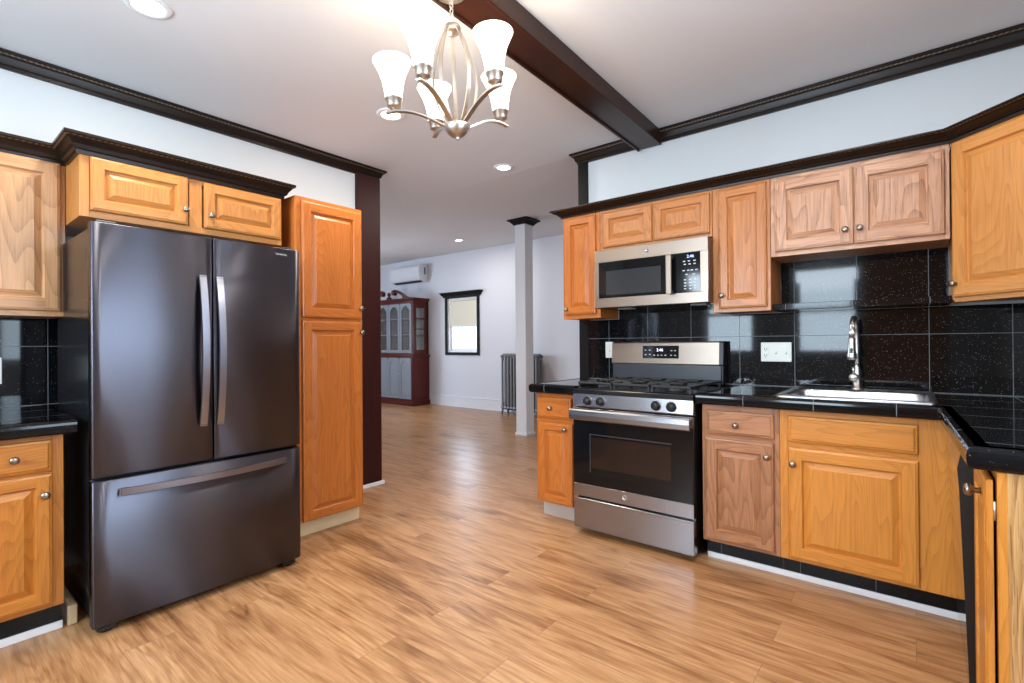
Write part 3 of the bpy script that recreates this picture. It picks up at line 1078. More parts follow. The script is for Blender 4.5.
def bowed(x0, x1, z0, z1, m, rl, rr, depth=0.062, bow=0.006, n=14):
    """door slab with rounded vertical edges and slightly bowed front, top softly eased"""
    pts = [(x0, depth)]
    for i in range(n + 1):
        u = i / n
        x = x0 + (x1 - x0) * u
        xx = (x + 0.45) / 0.90 * 2 - 1
        y = bow * xx * xx
        pts.append([x, y])
    if rl:
        pts[1] = [x0, pts[1][1] + 0.007]
        pts.insert(2, [x0 + 0.002, pts[1][1] - 0.0045])
        pts.insert(3, [x0 + 0.007, pts[1][1] - 0.0068])
    else:
        pts[1] = [x0, pts[1][1] + 0.004]
        pts.insert(2, [x0 + 0.004, pts[1][1] - 0.004])
    if rr:
        y = pts[-1][1]
        pts[-1] = [x1 - 0.014, y + 0.0005]
        pts.append([x1 - 0.004, y + 0.006])
        pts.append([x1, y + 0.016])
    else:
        y = pts[-1][1]
        pts[-1] = [x1 - 0.004, y]
        pts.append([x1, y + 0.004])
    pts.append((x1, depth))
    b = MB()
    rs = []
    for (z, ins) in ((z0, 0.004), (z0 + 0.004, 0.0), (z1 - 0.004, 0.0), (z1, 0.004)):
        rs.append([(p[0], p[1] + (ins if p[1] < depth - 0.001 else 0), z) for p in pts])
    b.rings(rs, m, True)
    return b


d1 = bowed(-0.452, 0.004, 0.660, 1.735, M['darksteel'], True, False).build('door', t)
d2 = bowed(0.010, 0.452, 0.660, 1.735, M['darksteel'], False, True).build('door', t)
d3 = bowed(-0.452, 0.452, 0.035, 0.645, M['darksteel'], True, True).build('freezer_drawer', t)


def arc_handle(parent, a, c, out, w, th, up, n=18, name='handle'):
    a, c = Vector(a), Vector(c)
    pts = []
    for i in range(n + 1):
        u = i / n
        p = a.lerp(c, u)
        p.y -= out * (1 - (2 * u - 1) ** 2) * 1.0 + 0.014
        pts.append(p)
    b = MB()
    b.tube(pts, 1, M['handle'], flat=(w, th, up))
    e0, e1 = Vector(a), Vector(c)
    d = (e1 - e0).normalized()
    for e, s in ((e0, 1), (e1, -1)):
        q = e + d * 0.02 * s
        b.box(q.x - max(0.012 if abs(d.x) < .5 else 0.016, 0.012), q.x + (0.012 if abs(d.x) < .5 else 0.016), q.y - 0.022, q.y + 0.012,
              q.z - (0.012 if abs(d.z) < .5 else 0.016), q.z + (0.012 if abs(d.z) < .5 else 0.016), M['blackplastic'])
    return b.build(name, parent)


arc_handle(d1, (-0.043, 0.0, 1.545), (-0.043, 0.0, 0.83), 0.042, 0.03, 0.013, (0, 1, 0))
arc_handle(d2, (0.030, 0.0, 1.545), (0.030, 0.0, 0.83), 0.042, 0.03, 0.013, (0, 1, 0))
arc_handle(d3, (-0.365, 0.002, 0.590), (0.360, 0.002, 0.592), 0.040, 0.028, 0.013, (0, 1, 0))
for x in (-0.40, 0.39):
    b = MB()
    b.box(x - 0.035, x + 0.035, 0.02, 0.12, 0.008, 0.034, M['blackplastic'], 0.006)
    b.lathe([(0.022, 0.0), (0.024, 0.006), (0.02, 0.012)], M['blackplastic'], (x, 0.05, 0.0))
    b.build('foot', t)


def text(name, parent, s, size, loc, rot, m, ext=0.0004):
    c = bpy.data.curves.new(name, 'FONT')
    c.body = s
    c.size = size
    c.extrude = ext
    c.align_x = 'CENTER'
    c.align_y = 'CENTER'
    c.materials.append(m)
    o = bpy.data.objects.new(name, c)
    COL.objects.link(o)
    dg = bpy.context.evaluated_depsgraph_get()
    me = bpy.data.meshes.new_from_object(o.evaluated_get(dg))
    bpy.data.objects.remove(o)
    o = bpy.data.objects.new(name, me)
    COL.objects.link(o)
    o.parent = parent
    o.location = loc
    o.rotation_euler = rot
    return o


FRONT = (PI / 2, 0, 0)
text('badge', d2, 'SAMSUNG', 0.013, (0.345, 0.0015, 1.700), FRONT, M['lightmark'])
for x in (-0.43, 0.36):
    boxes('hinge_cover', [(x, x + 0.07, 0.03, 0.12, 1.736, 1.748)], M['blackplastic'], t, 0.003)

# ------------------------------------------------------------------ gas range
GX, GY1, GY0 = 2.73, 1.704, 0.938
gw = GY1 - GY0
t = thing('gas_range', 'freestanding stainless steel gas stove with black oven door', 'stove', (GX, GY1, 0), R90)
b = MB()
b.box(0.004, gw - 0.004, 0.045, 0.655, 0.03, 0.905, M['blackenamel'], 0.003)
for x in (0.05, gw - 0.05):
    for y in (0.10, 0.60):
        b.lathe([(0.016, 0.0), (0.016, 0.03)], M['blackplastic'], (x, y, 0))
b.build('body', t)
# cooktop
b = MB()
b.box(0.0, gw, 0.0, 0.60, 0.888, 0.918, M['blackenamel'], 0.005, 2)
b.box(0.012, gw - 0.012, 0.03, 0.59, 0.918, 0.922, M['blackenamel'], 0.002)
ct = b.build('cooktop', t)
for (bx, by, r) in ((0.15, 0.16, 0.048), (0.15, 0.44, 0.036), (gw - 0.15, 0.16, 0.052), (gw - 0.15, 0.44, 0.036), (gw / 2, 0.30, 0.044)):
    b = MB()
    b.lathe([(r, 0.0), (r, 0.008), (r * 0.85, 0.011), (r * 0.85, 0.018), (r * 0.75, 0.022), (0, 0.023)], M['iron'], (bx, by, 0.922), n=20)
    b.build('burner', t)
third = (gw - 0.03) / 3
for i in range(3):
    x0 = 0.015 + i * third + 0.003
    x1 = x0 + third - 0.006
    b = MB()
    z = 0.948
    w_ = 0.010
    for y in (0.035, 0.575):
        b.box(x0, x1, y - w_ / 2, y + w_ / 2, z, z + 0.014, M['iron'], 0.003)
    for x in (x0 + w_ / 2, x1 - w_ / 2):
        b.box(x - w_ / 2, x + w_ / 2, 0.03, 0.58, z, z + 0.014, M['iron'], 0.003)
    b.box(x0, x1, 0.30 - w_ / 2, 0.30 + w_ / 2, z, z + 0.014, M['iron'], 0.003)
    xm = (x0 + x1) / 2
    for (y0, y1) in ((0.03, 0.12), (0.20, 0.40), (0.48, 0.58)):
        b.box(xm - w_ / 2, xm + w_ / 2, y0, y1, z + 0.002, z + 0.016, M['iron'], 0.003)
    for yy in (0.16, 0.44):
        b.box(x0, xm - 0.05, yy - w_ / 2, yy + w_ / 2, z + 0.002, z + 0.016, M['iron'], 0.003)
        b.box(xm + 0.05, x1, yy - w_ / 2, yy + w_ / 2, z + 0.002, z + 0.016, M['iron'], 0.003)
    for x in (x0 + 0.008, x1 - 0.008):
        for y in (0.04, 0.30, 0.57):
            b.box(x - 0.006, x + 0.006, y - 0.006, y + 0.006, 0.922, z + 0.002, M['iron'])
    b.build('grate', t)
# control panel with knobs
b = MB()
b.prism([(0.045, 0.806), (0.0, 0.806), (-0.004, 0.812), (0.002, 0.887), (0.045, 0.887)], 'X', 0.0, gw, M['steel'])
cpn = b.build('control_panel', t)
for x in (0.107, 0.199, 0.555, 0.645):
    b = MB()
    b.lathe([(0.027, 0.0), (0.029, -0.004), (0.027, -0.008), (0.022, -0.010), (0.021, -0.026), (0.018, -0.029), (0, -0.029)], M['blackplastic'], (x, -0.001, 0.846), 'Y', 24)
    b.box(x - 0.004, x + 0.004, -0.036, -0.028, 0.826, 0.866, M['blackplastic'], 0.002)
    b.lathe([(0.031, 0.001), (0.031, -0.002), (0.029, -0.003)], M['steel'], (x, 0.0, 0.846), 'Y', 24)
    b.build('knob', t)
# oven door
b = MB()
b.box(0.002, gw - 0.002, 0.0, 0.042, 0.240, 0.800, M['blackenamel'], 0.003)
b.box(0.0, gw, -0.003, 0.0, 0.240, 0.318, M['steel'], 0.001)
b.box(0.002, gw - 0.002, -0.0035, 0.0, 0.320, 0.735, M['blackgloss'], 0.001)
b.box(0.0, gw, -0.003, 0.02, 0.735, 0.798, M['steel'], 0.002)
od = b.build('oven_door', t)
b = MB()
b.box(0.128, 0.641, -0.0045, -0.0036, 0.428, 0.622, M['ovenwin'], 0.0003)
b.build('window', od)
b = MB()
b.box(0.120, 0.126, -0.0046, -0.0036, 0.40, 0.640, M['chargrey'])
b.box(0.126, 0.645, -0.0046, -0.0036, 0.634, 0.640, M['chargrey'])
b.build('window_border', od)
b = MB()
prof = [(-0.052, 0.728), (-0.058, 0.734), (-0.060, 0.76), (-0.058, 0.786), (-0.052, 0.795), (-0.040, 0.797), (-0.036, 0.76), (-0.040, 0.728)]
b.prism(prof, 'X', 0.004, gw - 0.004, M['steel'])
for x in (0.03, gw - 0.03):
    b.box(x - 0.022, x + 0.022, -0.042, -0.002, 0.738, 0.788, M['steel'], 0.003)
b.build('handle', od)
b = MB()
b.lathe([(0.0145, 0.0), (0.0145, -0.0012), (0.0125, -0.0012), (0.0125, -0.0008), (0, -0.0008)], M['chrome'], (0.354, -0.003, 0.281), 'Y', 24)
em = b.build('emblem', od)
text('lettering', od, 'GE', 0.013, (0.354, -0.0042, 0.281), FRONT, M['chargrey'], 0.0002)
# storage drawer
b = MB()
b.box(0.0, gw, -0.002, 0.042, 0.036, 0.218, M['steel'], 0.003)
b.box(0.0, gw, -0.004, 0.0, 0.214, 0.226, M['steel'], 0.002)
b.build('storage_drawer', t)
# backguard
BX = 3.36 - GX
b = MB()
b.box(-0.038, gw - 0.030, BX - 0.01, BX + 0.06, 0.931, 1.056, M['chargrey'], 0.003)
b.build('rear_panel', t)
b = MB()
x0, x1 = -0.046, gw - 0.040
poly = [(BX - 0.008, 1.055), (BX - 0.012, 1.062), (BX - 0.002, 1.205), (BX + 0.006, 1.214), (BX + 0.066, 1.214), (BX + 0.066, 1.055)]
b.prism(poly, 'X', x0, x1 - 0.003, M['softsteel'])
b.prism([(p[0] + 0.004, p[1]) for p in poly], 'X', x1 - 0.003, x1 + 0.022, M['blackplastic'])
b.box(x1 - 0.01, x1 + 0.022, BX + 0.0, BX + 0.066, 0.931, 1.06, M['blackplastic'], 0.004)
bg = b.build('backguard', t)


def BY(z):
    return BX - 0.012 + (z - 1.062) / 0.143 * 0.010


b = MB()
dx0, dx1, dz0, dz1 = 0.198, 0.458, 1.098, 1.186
b.rings([[(dx0, BY(dz0) - 0.003, dz0), (dx1, BY(dz0) - 0.003, dz0), (dx1, BY(dz1) - 0.003, dz1), (dx0, BY(dz1) - 0.003, dz1)],
         [(dx0, BY(dz0) + 0.004, dz0), (dx1, BY(dz0) + 0.004, dz0), (dx1, BY(dz1) + 0.004, dz1), (dx0, BY(dz1) + 0.004, dz1)]], M['blackgloss'], False)
dp = b.build('display_panel', bg)
b = MB()
for (x, z) in ((0.220, 1.155), (0.250, 1.155), (0.220, 1.122), (0.252, 1.125), (0.285, 1.120), (0.312, 1.120), (0.338, 1.120), (0.366, 1.120), (0.408, 1.152), (0.434, 1.152), (0.406, 1.120), (0.434, 1.120)):
    b.box(x - 0.006, x + 0.006, BY(z) - 0.0042, BY(z) - 0.003, z - 0.003, z + 0.003, M['lightmark'])
b.build('button_marks', dp)
text('clock_digits', dp, '2:46', 0.028, (0.325, BY(1.155) - 0.0042, 1.156), FRONT, M['digits'], 0.0002)

# ------------------------------------------------------------------ microwave
MX, MY1, MY0, MZ0, MZ1 = 3.06, 1.722, 0.952, 1.447, 1.850
mw = MY1 - MY0
mh = MZ1 - MZ0
t = thing('microwave', 'over the range stainless steel microwave with black window', 'microwave', (MX, MY1, MZ0), R90)
b = MB()
b.box(0.004, mw - 0.004, 0.028, XW - MX - 0.015, 0.0, mh - 0.002, M['blackenamel'], 0.003)
b.build('body', t)
b = MB()
px0, px1 = 0.566, 0.722
b.box(0.0, mw, -0.004, 0.026, 0.004, 0.070, M['softsteel'], 0.002)
b.box(0.0, mw, -0.004, 0.026, mh - 0.088, mh - 0.002, M['softsteel'], 0.002)
b.box(0.0, 0.030, -0.004, 0.026, 0.070, mh - 0.088, M['softsteel'])
b.box(px1 + 0.002, mw, -0.004, 0.026, 0.070, mh - 0.088, M['softsteel'])
b.box(0.030, px1 + 0.002, -0.002, 0.024, 0.070, mh - 0.088, M['blackgloss'])
dr = b.build('door', t)
b = MB()
b.box(0.085, 0.475, -0.0032, -0.002, 0.088, mh - 0.150, M['mwwin'], 0.0005)
b.build('window', dr)
b = MB()
b.box(0.522, 0.560, -0.048, -0.036, 0.062, mh - 0.095, M['softsteel'], 0.005, 2)
b.box(0.526, 0.556, -0.038, -0.002, 0.066, 0.086, M['chargrey'], 0.003)
b.box(0.526, 0.556, -0.038, -0.002, mh - 0.120, mh - 0.100, M['chargrey'], 0.003)
b.build('handle', dr)
b = MB()
b.box(px0 + 0.01, px1, -0.004, -0.002, 0.072, mh - 0.092, M['chargrey'] if False else M['blackgloss'], 0.0008)
cp_ = b.build('control_panel', t)
b = MB()
for (z, xsv) in ((0.262, (0.625, 0.655, 0.690)), (0.243, (0.63, 0.66, 0.69)), (0.205, (0.622, 0.650, 0.672, 0.70)), (0.180, (0.64, 0.684)), (0.148, (0.63, 0.662, 0.692)), (0.128, (0.63, 0.662, 0.692)), (0.110, (0.63, 0.662, 0.692)), (0.092, (0.63, 0.662, 0.692))):
    for x in xsv:
        b.box(x - 0.007, x + 0.007, -0.0048, -0.004, z - 0.0032, z + 0.0032, M['lightmark'])
b.build('key_marks', cp_)
text('clock_digits', cp_, '2:46', 0.026, (0.664, -0.0046, 0.290), FRONT, M['blue_digits'], 0.0002)
b = MB()
b.lathe([(0.0145, 0.0), (0.0145, -0.0012), (0.0125, -0.0012), (0.0125, -0.0008), (0, -0.0008)], M['chrome'], (0.385, -0.004, mh - 0.044), 'Y', 24)
b.build('emblem', dr)
text('lettering', dr, 'GE', 0.013, (0.385, -0.0052, mh - 0.044), FRONT, M['chargrey'], 0.0002)
for x in (0.13, 0.63):
    boxes('underside_lamp', [(x, x + 0.10, 0.08, 0.16, -0.006, 0.0)], M['mwled'], t, 0.002)

# ------------------------------------------------------------------ sink and faucet
t = thing('sink', 'stainless steel drop in single bowl sink in the black counter', 'sink', ((SX0 + SX1) / 2, (SY0 + SY1) / 2, CZ))
hx, hy = (SX1 - SX0) / 2 + 0.012, (SY1 - SY0) / 2 + 0.012


def rr(cx, cy, ax, ay, r, z, n=6):
    pts = []
    for (sx, sy, a0) in ((1, 1, 0), (-1, 1, PI / 2), (-1, -1, PI), (1, -1, 1.5 * PI)):
        for i in range(n + 1):
            a = a0 + PI / 2 * i / n
            pts.append((cx + sx * (ax - r) + r * math.cos(a), cy + sy * (ay - r) + r * math.sin(a), z))
    return pts


b = MB()
bx = -0.035
ix, iy = 0.218, 0.278
seq = [rr(0, 0, hx, hy, 0.03, 0.001), rr(0, 0, hx, hy, 0.03, 0.006), rr(0, 0, hx - 0.008, hy - 0.008, 0.026, 0.014), rr(0, 0, hx - 0.018, hy - 0.018, 0.024, 0.014),
       rr(0, 0, hx - 0.024, hy - 0.024, 0.022, 0.010), rr(bx, 0, ix + 0.012, iy + 0.012, 0.055, 0.010), rr(bx, 0, ix + 0.004, iy + 0.004, 0.052, 0.004), rr(bx, 0, ix, iy, 0.05, -0.008), rr(bx, 0, ix - 0.008, iy - 0.008, 0.05, -0.15), rr(bx, 0, ix - 0.03, iy - 0.03, 0.05, -0.175), rr(bx, 0, 0.03, 0.03, 0.03, -0.18)]
b.rings(seq, M['sinksteel'], True, False)
b.build('bowl', t)
b = MB()
b.lathe([(0.045, 0.0), (0.045, 0.004), (0.03, 0.004), (0.028, 0.001), (0, 0.001)], M['chrome'], (bx, 0, -0.182), n=20)
b.build('drain', t)
for y in (0.12, -0.14):
    MB().lathe([(0.018, 0), (0.018, 0.003), (0.012, 0.006), (0, 0.006)], M['blackplastic'], (0.235, y, 0.006)).build('hole_cover', t)
t = thing('faucet', 'tall brushed nickel pull down gooseneck faucet behind the sink', 'faucet', (3.335, 0.242, CZ + 0.010))
b = MB()
b.lathe([(0.028, 0.0), (0.028, 0.008), (0.022, 0.012), (0.020, 0.07), (0.018, 0.11), (0.013, 0.13), (0.0125, 0.14)], M['chrome'], n=20)
b.build('base', t)
b = MB()
pts = [(0, 0, 0.13), (0, 0, 0.20), (0, 0, 0.29)]
for i in range(1, 13):
    a = PI * i / 12
    pts.append((-0.095 * (1 - math.cos(a)), 0.004 * (1 - math.cos(a)), 0.29 + 0.105 * math.sin(a)))
b.tube(pts, 0.012, M['chrome'], 12)
b.build('neck', t)
b = MB()
b.lathe([(0.013, 0.0), (0.016, -0.01), (0.018, -0.06), (0.0215, -0.10), (0.0215, -0.115), (0.015, -0.118), (0, -0.118)], M['chrome'], (-0.19, 0.008, 0.288), n=18)
sp = b.build('spray_head', t)
boxes('spray_button', [(-0.213, -0.205, 0.002, 0.014, 0.205, 0.232)], M['blackplastic'], sp, 0.002)
b = MB()
b.lathe([(0.018, 0.0), (0.022, -0.012), (0.022, -0.045), (0.018, -0.05), (0, -0.05)], M['nickel'], (-0.012, 0.012, 0.07), 'X', 18)
b.tube([(-0.05, 0.012, 0.085), (-0.062, 0.012, 0.125)], 0.006, M['chrome'])
b.build('lever', t)

# ------------------------------------------------------------------ outlets
def outlet(label, loc, rot, w, h, kinds):
    t = thing('wall_outlet', label, 'outlet', loc, rot)
    b = MB()
    b.box(-w / 2, w / 2, -0.007, 0.0, -h / 2, h / 2, M['plate'], 0.003)
    p = b.build('plate', t)
    n = len(kinds)
    for i, kd in enumerate(kinds):
        x = -w / 2 + (i + 0.5) * w / n
        b = MB()
        if kd == 'o':
            b.box(x - 0.017, x + 0.017, -0.0095, -0.0065, -0.034, 0.034, M['plate'], 0.001)
            for z in (-0.019, 0.019):
                b.box(x - 0.008, x - 0.005, -0.0101, -0.0094, z - 0.005, z + 0.006, M['slot'])
                b.box(x + 0.005, x + 0.008, -0.0101, -0.0094, z - 0.005, z + 0.006, M['slot'])
                b.lathe([(0.0028, -0.0094), (0.0028, -0.0101), (0, -0.0101)], M['slot'], (x, 0, z - 0.011), 'Y', 10)
            b.build('receptacle', t)
        else:
            b.box(x - 0.006, x + 0.006, -0.0085, -0.0065, -0.013, 0.013, M['plate'])
            b.box(x - 0.004, x + 0.004, -0.018, -0.008, -0.009, 0.002, M['plate'], 0.001)
            b.box(x - 0.0055, x + 0.0055, -0.0092, -0.0084, -0.012, -0.009, M['slot'])
            b.build('switch', t)
    return t


outlet('white three gang outlet and switch plate on the black tile beside the sink', (XW - 0.0105, 0.664, 1.144), R90, 0.172, 0.120, 'oss')
outlet('white single switch plate on the black tile left of the stove', (XW - 0.0105, 1.812, 1.155), R90, 0.072, 0.122, 's')
outlet('white outlet plate on the black tile at the far left above the counter', (0.293, YW - 0.0105, 1.092), 0, 0.078, 0.135, 'o')

# short board stub between the left cabinet and the refrigerator
b = MB()
b.box(0.462, 0.492, 2.86, 3.3, 0.0, 0.085, M['beige'], 0.003)
b.box(0.459, 0.462, 2.865, 3.3, 0.0, 0.085, M['greyboard'])
tag(b.build('wood_offcut'), 'short length of board with raw wood end standing beside the refrigerator', 'board')


# ------------------------------------------------------------------ chandelier
CX, CYY = 1.405, 1.440
zb = 2.030
t = thing('chandelier', 'five arm brushed nickel chandelier with lit white glass shades', 'chandelier', (CX, CYY, 2.624))
t.rotation_euler = (Matrix.Rotation(math.radians(2.4), 3, _f.cross(Vector((0, 0, 1))).cross(Vector((0, 0, 1))).normalized())).to_euler()
Z0 = -2.624
b = MB()
b.lathe([(0.0, -0.016), (0.012, -0.015), (0.03, -0.012), (0.055, -0.004), (0.062, -0.001), (0.062, 0.0)], M['nickel'], (0, 0, 0), n=28)
b.build('canopy', t)
b = MB()
zt = 2.505 + Z0
for i in range(4):
    zc_ = -0.026 - i * 0.022
    pts = []
    for j in range(13):
        a = 2 * PI * j / 12
        u, v = 0.008 * math.cos(a), 0.014 * math.sin(a)
        pts.append((u, 0, zc_ + v) if i % 2 else (0, u, zc_ + v))
    b.tube(pts, 0.0026, M['nickel'], 6)
b.build('chain', t)
b = MB()
b.lathe([(0.0, 0.0), (0.01, -0.001), (0.014, -0.006), (0.030, -0.012), (0.034, -0.02), (0.034, -0.034), (0.028, -0.040), (0.0, -0.042)], M['nickel'], (0, 0, zt), n=24)
b.build('top_hub', t)
zbw = zb + Z0
b = MB()
b.lathe([(0.0, 0.0), (0.006, 0.002), (0.008, 0.008), (0.006, 0.012), (0.020, 0.014), (0.038, 0.026), (0.049, 0.044), (0.052, 0.058), (0.050, 0.062), (0.0, 0.060)], M['nickel'], (0, 0, zbw), n=28)
b.build('bottom_bowl', t)
ang0 = math.atan2(-0.778, 0.629)   # camera right axis in world
shade_pts = []
Zr = lambda z: z + Z0
for i in range(5):
    al = math.radians((117, 180, 246, 317, 41)[i])          # angle in (camera right, camera forward)
    dx = _r.x * math.cos(al) + _f.x * math.sin(al)
    dy = _r.y * math.cos(al) + _f.y * math.sin(al)
    D = Vector((dx, dy, 0)).normalized()
    # cage rib, between the arms
    a2 = math.radians(24 + 72 * i)
    dx = _r.x * math.cos(a2) + _f.x * math.sin(a2)
    dy = _r.y * math.cos(a2) + _f.y * math.sin(a2)
    D2 = Vector((dx, dy, 0)).normalized()
    b = MB()
    pts = []
    for j in range(21):
        u = j / 20
        z = Zr(2.088) + (Zr(2.485) - Zr(2.088)) * u
        r_ = 0.026 + 0.066 * math.sin(PI * u ** 0.9) ** 0.9
        pts.append(D2 * r_ + Vector((0, 0, z)))
    tang = D2.cross(Vector((0, 0, 1)))
    b.tube(pts, 1, M['nickel'], flat=(0.016, 0.005, D2))
    b.build('cage_rib', t)
    # arm
    R_ = (0.25, 0.25, 0.232, 0.222, 0.235)[i]
    b = MB()
    pts = []
    for j in range(19):
        u = j / 18
        r_ = 0.030 + (R_ + 0.035 - 0.030) * u
        z = 2.078 + 0.082 * math.sin(u * PI * 0.62)
        pts.append(D * r_ + Vector((0, 0, Zr(z))))
    b.tube(pts, 1, M['nickel'], flat=(0.020, 0.006, (0, 0, 1)))
    arm = b.build('arm', t)
    zh = Zr(2.078 + 0.082 * math.sin((R_ - 0.03) / (R_ + 0.005) * PI * 0.62)) + 0.002
    c = D * R_
    b = MB()
    b.lathe([(0.005, 0.0), (0.005, 0.010), (0.020, 0.012), (0.028, 0.018), (0.030, 0.044), (0.035, 0.046), (0.035, 0.050), (0.0, 0.050)], M['nickel'], (c.x, c.y, zh), n=20)
    b.build('lamp_holder', arm)
    b = MB()
    zs = zh + 0.050
    prof = [(0.034, 0.0), (0.037, 0.03), (0.043, 0.065), (0.053, 0.10), (0.066, 0.128), (0.077, 0.150), (0.074, 0.150), (0.063, 0.126), (0.050, 0.098), (0.040, 0.064), (0.034, 0.03), (0.0, 0.012)]
    b.lathe(prof, M['shade'], (c.x, c.y, zs), n=28, caps=False)
    b.build('glass_shade', arm)
    lp = bpy.data.lights.new('chandelier_bulb', 'POINT')
    lp.energy = 1.7
    lp.color = (1.0, 0.83, 0.62)
    lp.shadow_soft_size = 0.03
    lo = bpy.data.objects.new('chandelier_bulb', lp)
    COL.objects.link(lo)
    lo.parent = t
    lo.location = (c.x, c.y, zs + 0.135)


# ------------------------------------------------------------------ recessed lights
def downlight(label, loc, lens, power, color, r=0.062, slope=0.0):
    t = thing('recessed_light', label, 'ceiling light', loc)
    t.rotation_euler = (0, -slope, 0)
    b = MB()
    b.lathe([(r + 0.03, 0.0), (r + 0.03, -0.003), (r + 0.024, -0.007), (r + 0.004, -0.009), (r, -0.006), (r, 0.0)], M['white_trim'], n=36, caps=False)
    b.build('trim_ring', t)
    MB().lathe([(0.0, -0.0045), (r * 0.7, -0.0045), (r, -0.0042), (r, -0.001)], lens, n=36).build('lens', t)
    d = bpy.data.lights.new('recessed_lamp', 'AREA')
    d.shape = 'DISK'
    d.size = r * 1.8
    d.energy = power
    d.color = color
    o = bpy.data.objects.new('recessed_lamp', d)
    COL.objects.link(o)
    o.parent = t
    o.location = (0, 0, -0.012)
    return t


WARM = (1.0, 0.90, 0.76)
downlight('recessed ceiling light at the top left above the refrigerator', (0.70, 2.63, ZC), M['led'], 15, WARM)
downlight('recessed ceiling light just below the chandelier arm on the left', (2.04, 2.66, ZC), M['led'], 15, WARM)
downlight('unseen recessed light added over the counter run to brighten the stove wall', (2.04, 0.25, ZC), M['led'], 11, (1.0, 0.95, 0.88))  # added lamp outside the view, lifts the stove wall
downlight('unseen recessed light added above the camera to brighten the stove wall', (0.70, 0.25, ZC), M['led'], 15, (1.0, 0.95, 0.88))  # second added lamp, overhead and unseen, same fill for the stove wall
downlight('recessed ceiling light in the passage right of the chandelier', (3.27, 2.72, ZC), M['led_cool'], 14, (1.0, 0.95, 0.88), 0.055)
downlight('recessed ceiling light farthest back in the living room', (5.70, 5.70, ceil_z(5.70)), M['led_cool'], 14, (1.0, 0.96, 0.9), 0.055, math.atan(0.073))

# ------------------------------------------------------------------ living room: china cabinet
MH = M['mahogany']
cwid, cd = 1.50, 0.44
t = thing('china_cabinet', 'mahogany china cabinet with silver grey doors against the far wall', 'cabinet', (6.31, 7.60 + cwid, 0), R90)
# local x: 0 at the far (left) end .. cwid at the near (right) end; y into the wall
b = MB()
b.box(-0.02, cwid + 0.02, -0.02, cd, 0.0, 0.10, MH, 0.01)
b.box(0.0, cwid, 0.0, cd - 0.01, 0.10, 0.96, MH, 0.003)
b.box(-0.025, cwid + 0.025, -0.025, cd, 0.96, 1.0, MH, 0.008)
b.build('base', t)
b = MB()
b.box(0.0, cwid, cd - 0.06, cd - 0.03, 1.0, 2.06, M['cream'])
b.box(0.0, cwid, 0.02, cd - 0.03, 2.03, 2.07, MH)
b.box(0.0, cwid, 0.02, cd - 0.03, 1.0, 1.03, MH)
for x in (0.0, cwid - 0.03):
    b.box(x, x + 0.03, 0.02, 0.10, 1.03, 2.03, MH)
    b.box(x, x + 0.03, cd - 0.12, cd - 0.03, 1.03, 2.03, MH)
    b.box(x, x + 0.03, 0.10, cd - 0.12, 1.03, 1.10, MH)
    b.box(x, x + 0.03, 0.10, cd - 0.12, 1.93, 2.03, MH)
    b.box(x + 0.008, x + 0.022, 0.10, cd - 0.12, 1.50, 1.52, MH)
    b.box(x + 0.008, x + 0.022, 0.10, cd - 0.12, 1.71, 1.73, MH)
b.build('hutch', t)
for z in (1.38, 1.70):
    boxes('shelf', [(0.03, cwid - 0.03, 0.06, cd - 0.06, z, z + 0.018)], MH, t)
for x in (0.012, cwid - 0.018):
    boxes('side_glass', [(x, x + 0.005, 0.10, cd - 0.12, 1.10, 1.93)], M['glass'], t)
cpf = [(0.0, 2.06), (0.012, 2.06), (0.018, 2.075), (0.034, 2.10), (0.04, 2.105), (0.04, 2.125), (0.0, 2.125)]
b = MB()
b.sweep(cpf, [(0.0, cd - 0.03), (0.0, 0.02), (cwid, 0.02), (cwid, cd - 0.03)][::1], MH)
b.box(0.0, cwid, 0.02, cd - 0.03, 2.07, 2.12, MH)
b.build('cornice', t)


def arch_poly(x0, x1, z0, z1, rise, n=10):
    """opening with a pointed ogee-like arched head, as a list starting bottom-left, counterclockwise"""
    pts = [(x0, z0), (x1, z0), (x1, z1 - rise)]
    for i in range(1, n):
        u = i / n
        x = x1 + (x0 - x1) * u
        s = math.sin(PI * u)
        pts.append((x, z1 - rise + rise * s ** 0.8))
    pts.append((x0, z1 - rise))
    return pts


def arch_door(name, parent, x0, x1, z0, z1, glazed):
    b = MB()
    n = 10
    m = 0.055
    inner = arch_poly(x0 + m, x1 - m, z0 + m, z1 - m, 0.09, n)
    outer = [(x0, z0), (x1, z0), (x1, z1 - 0.02)]
    for i in range(1, n):
        u = i / n
        outer.append((x1 + (x0 - x1) * u, z1))
    outer.append((x0, z1 - 0.02))
    f0, f1 = 0.0, -0.022
    sets = [[(p[0], f0, p[1]) for p in outer], [(p[0], f1, p[1]) for p in outer], [(p[0], f1, p[1]) for p in inner], [(p[0], f0 - (0.0 if glazed else 0.012), p[1]) for p in inner]]
    b.rings(sets, M['silverdoor'], False, False)
    if not glazed:
        f = b.face([(p[0], -0.012, p[1]) for p in inner], M['silverdoor'])
        ins = arch_poly(x0 + m + 0.03, x1 - m - 0.03, z0 + m + 0.03, z1 - m - 0.03, 0.08, n)
        b.rings([[(p[0], -0.0125, p[1]) for p in inner], [(p[0], -0.02, p[1]) for p in ins]], M['silverdoor'], False, False)
        b.face([(p[0], -0.02, p[1]) for p in ins], M['silverdoor'])
    d = b.build(name, parent)
    if glazed:
        g = MB()
        g.rings([[(p[0], -0.007, p[1]) for p in inner], [(p[0], -0.011, p[1]) for p in inner]], M['glass'], False)
        g.build('pane', d)
        for q in (0.36, 0.68):
            boxes('muntin', [(x0 + m, x1 - m, -0.016, -0.012, z0 + (z1 - z0) * q, z0 + (z1 - z0) * q + 0.014)], M['silverdoor'], d)
    return d


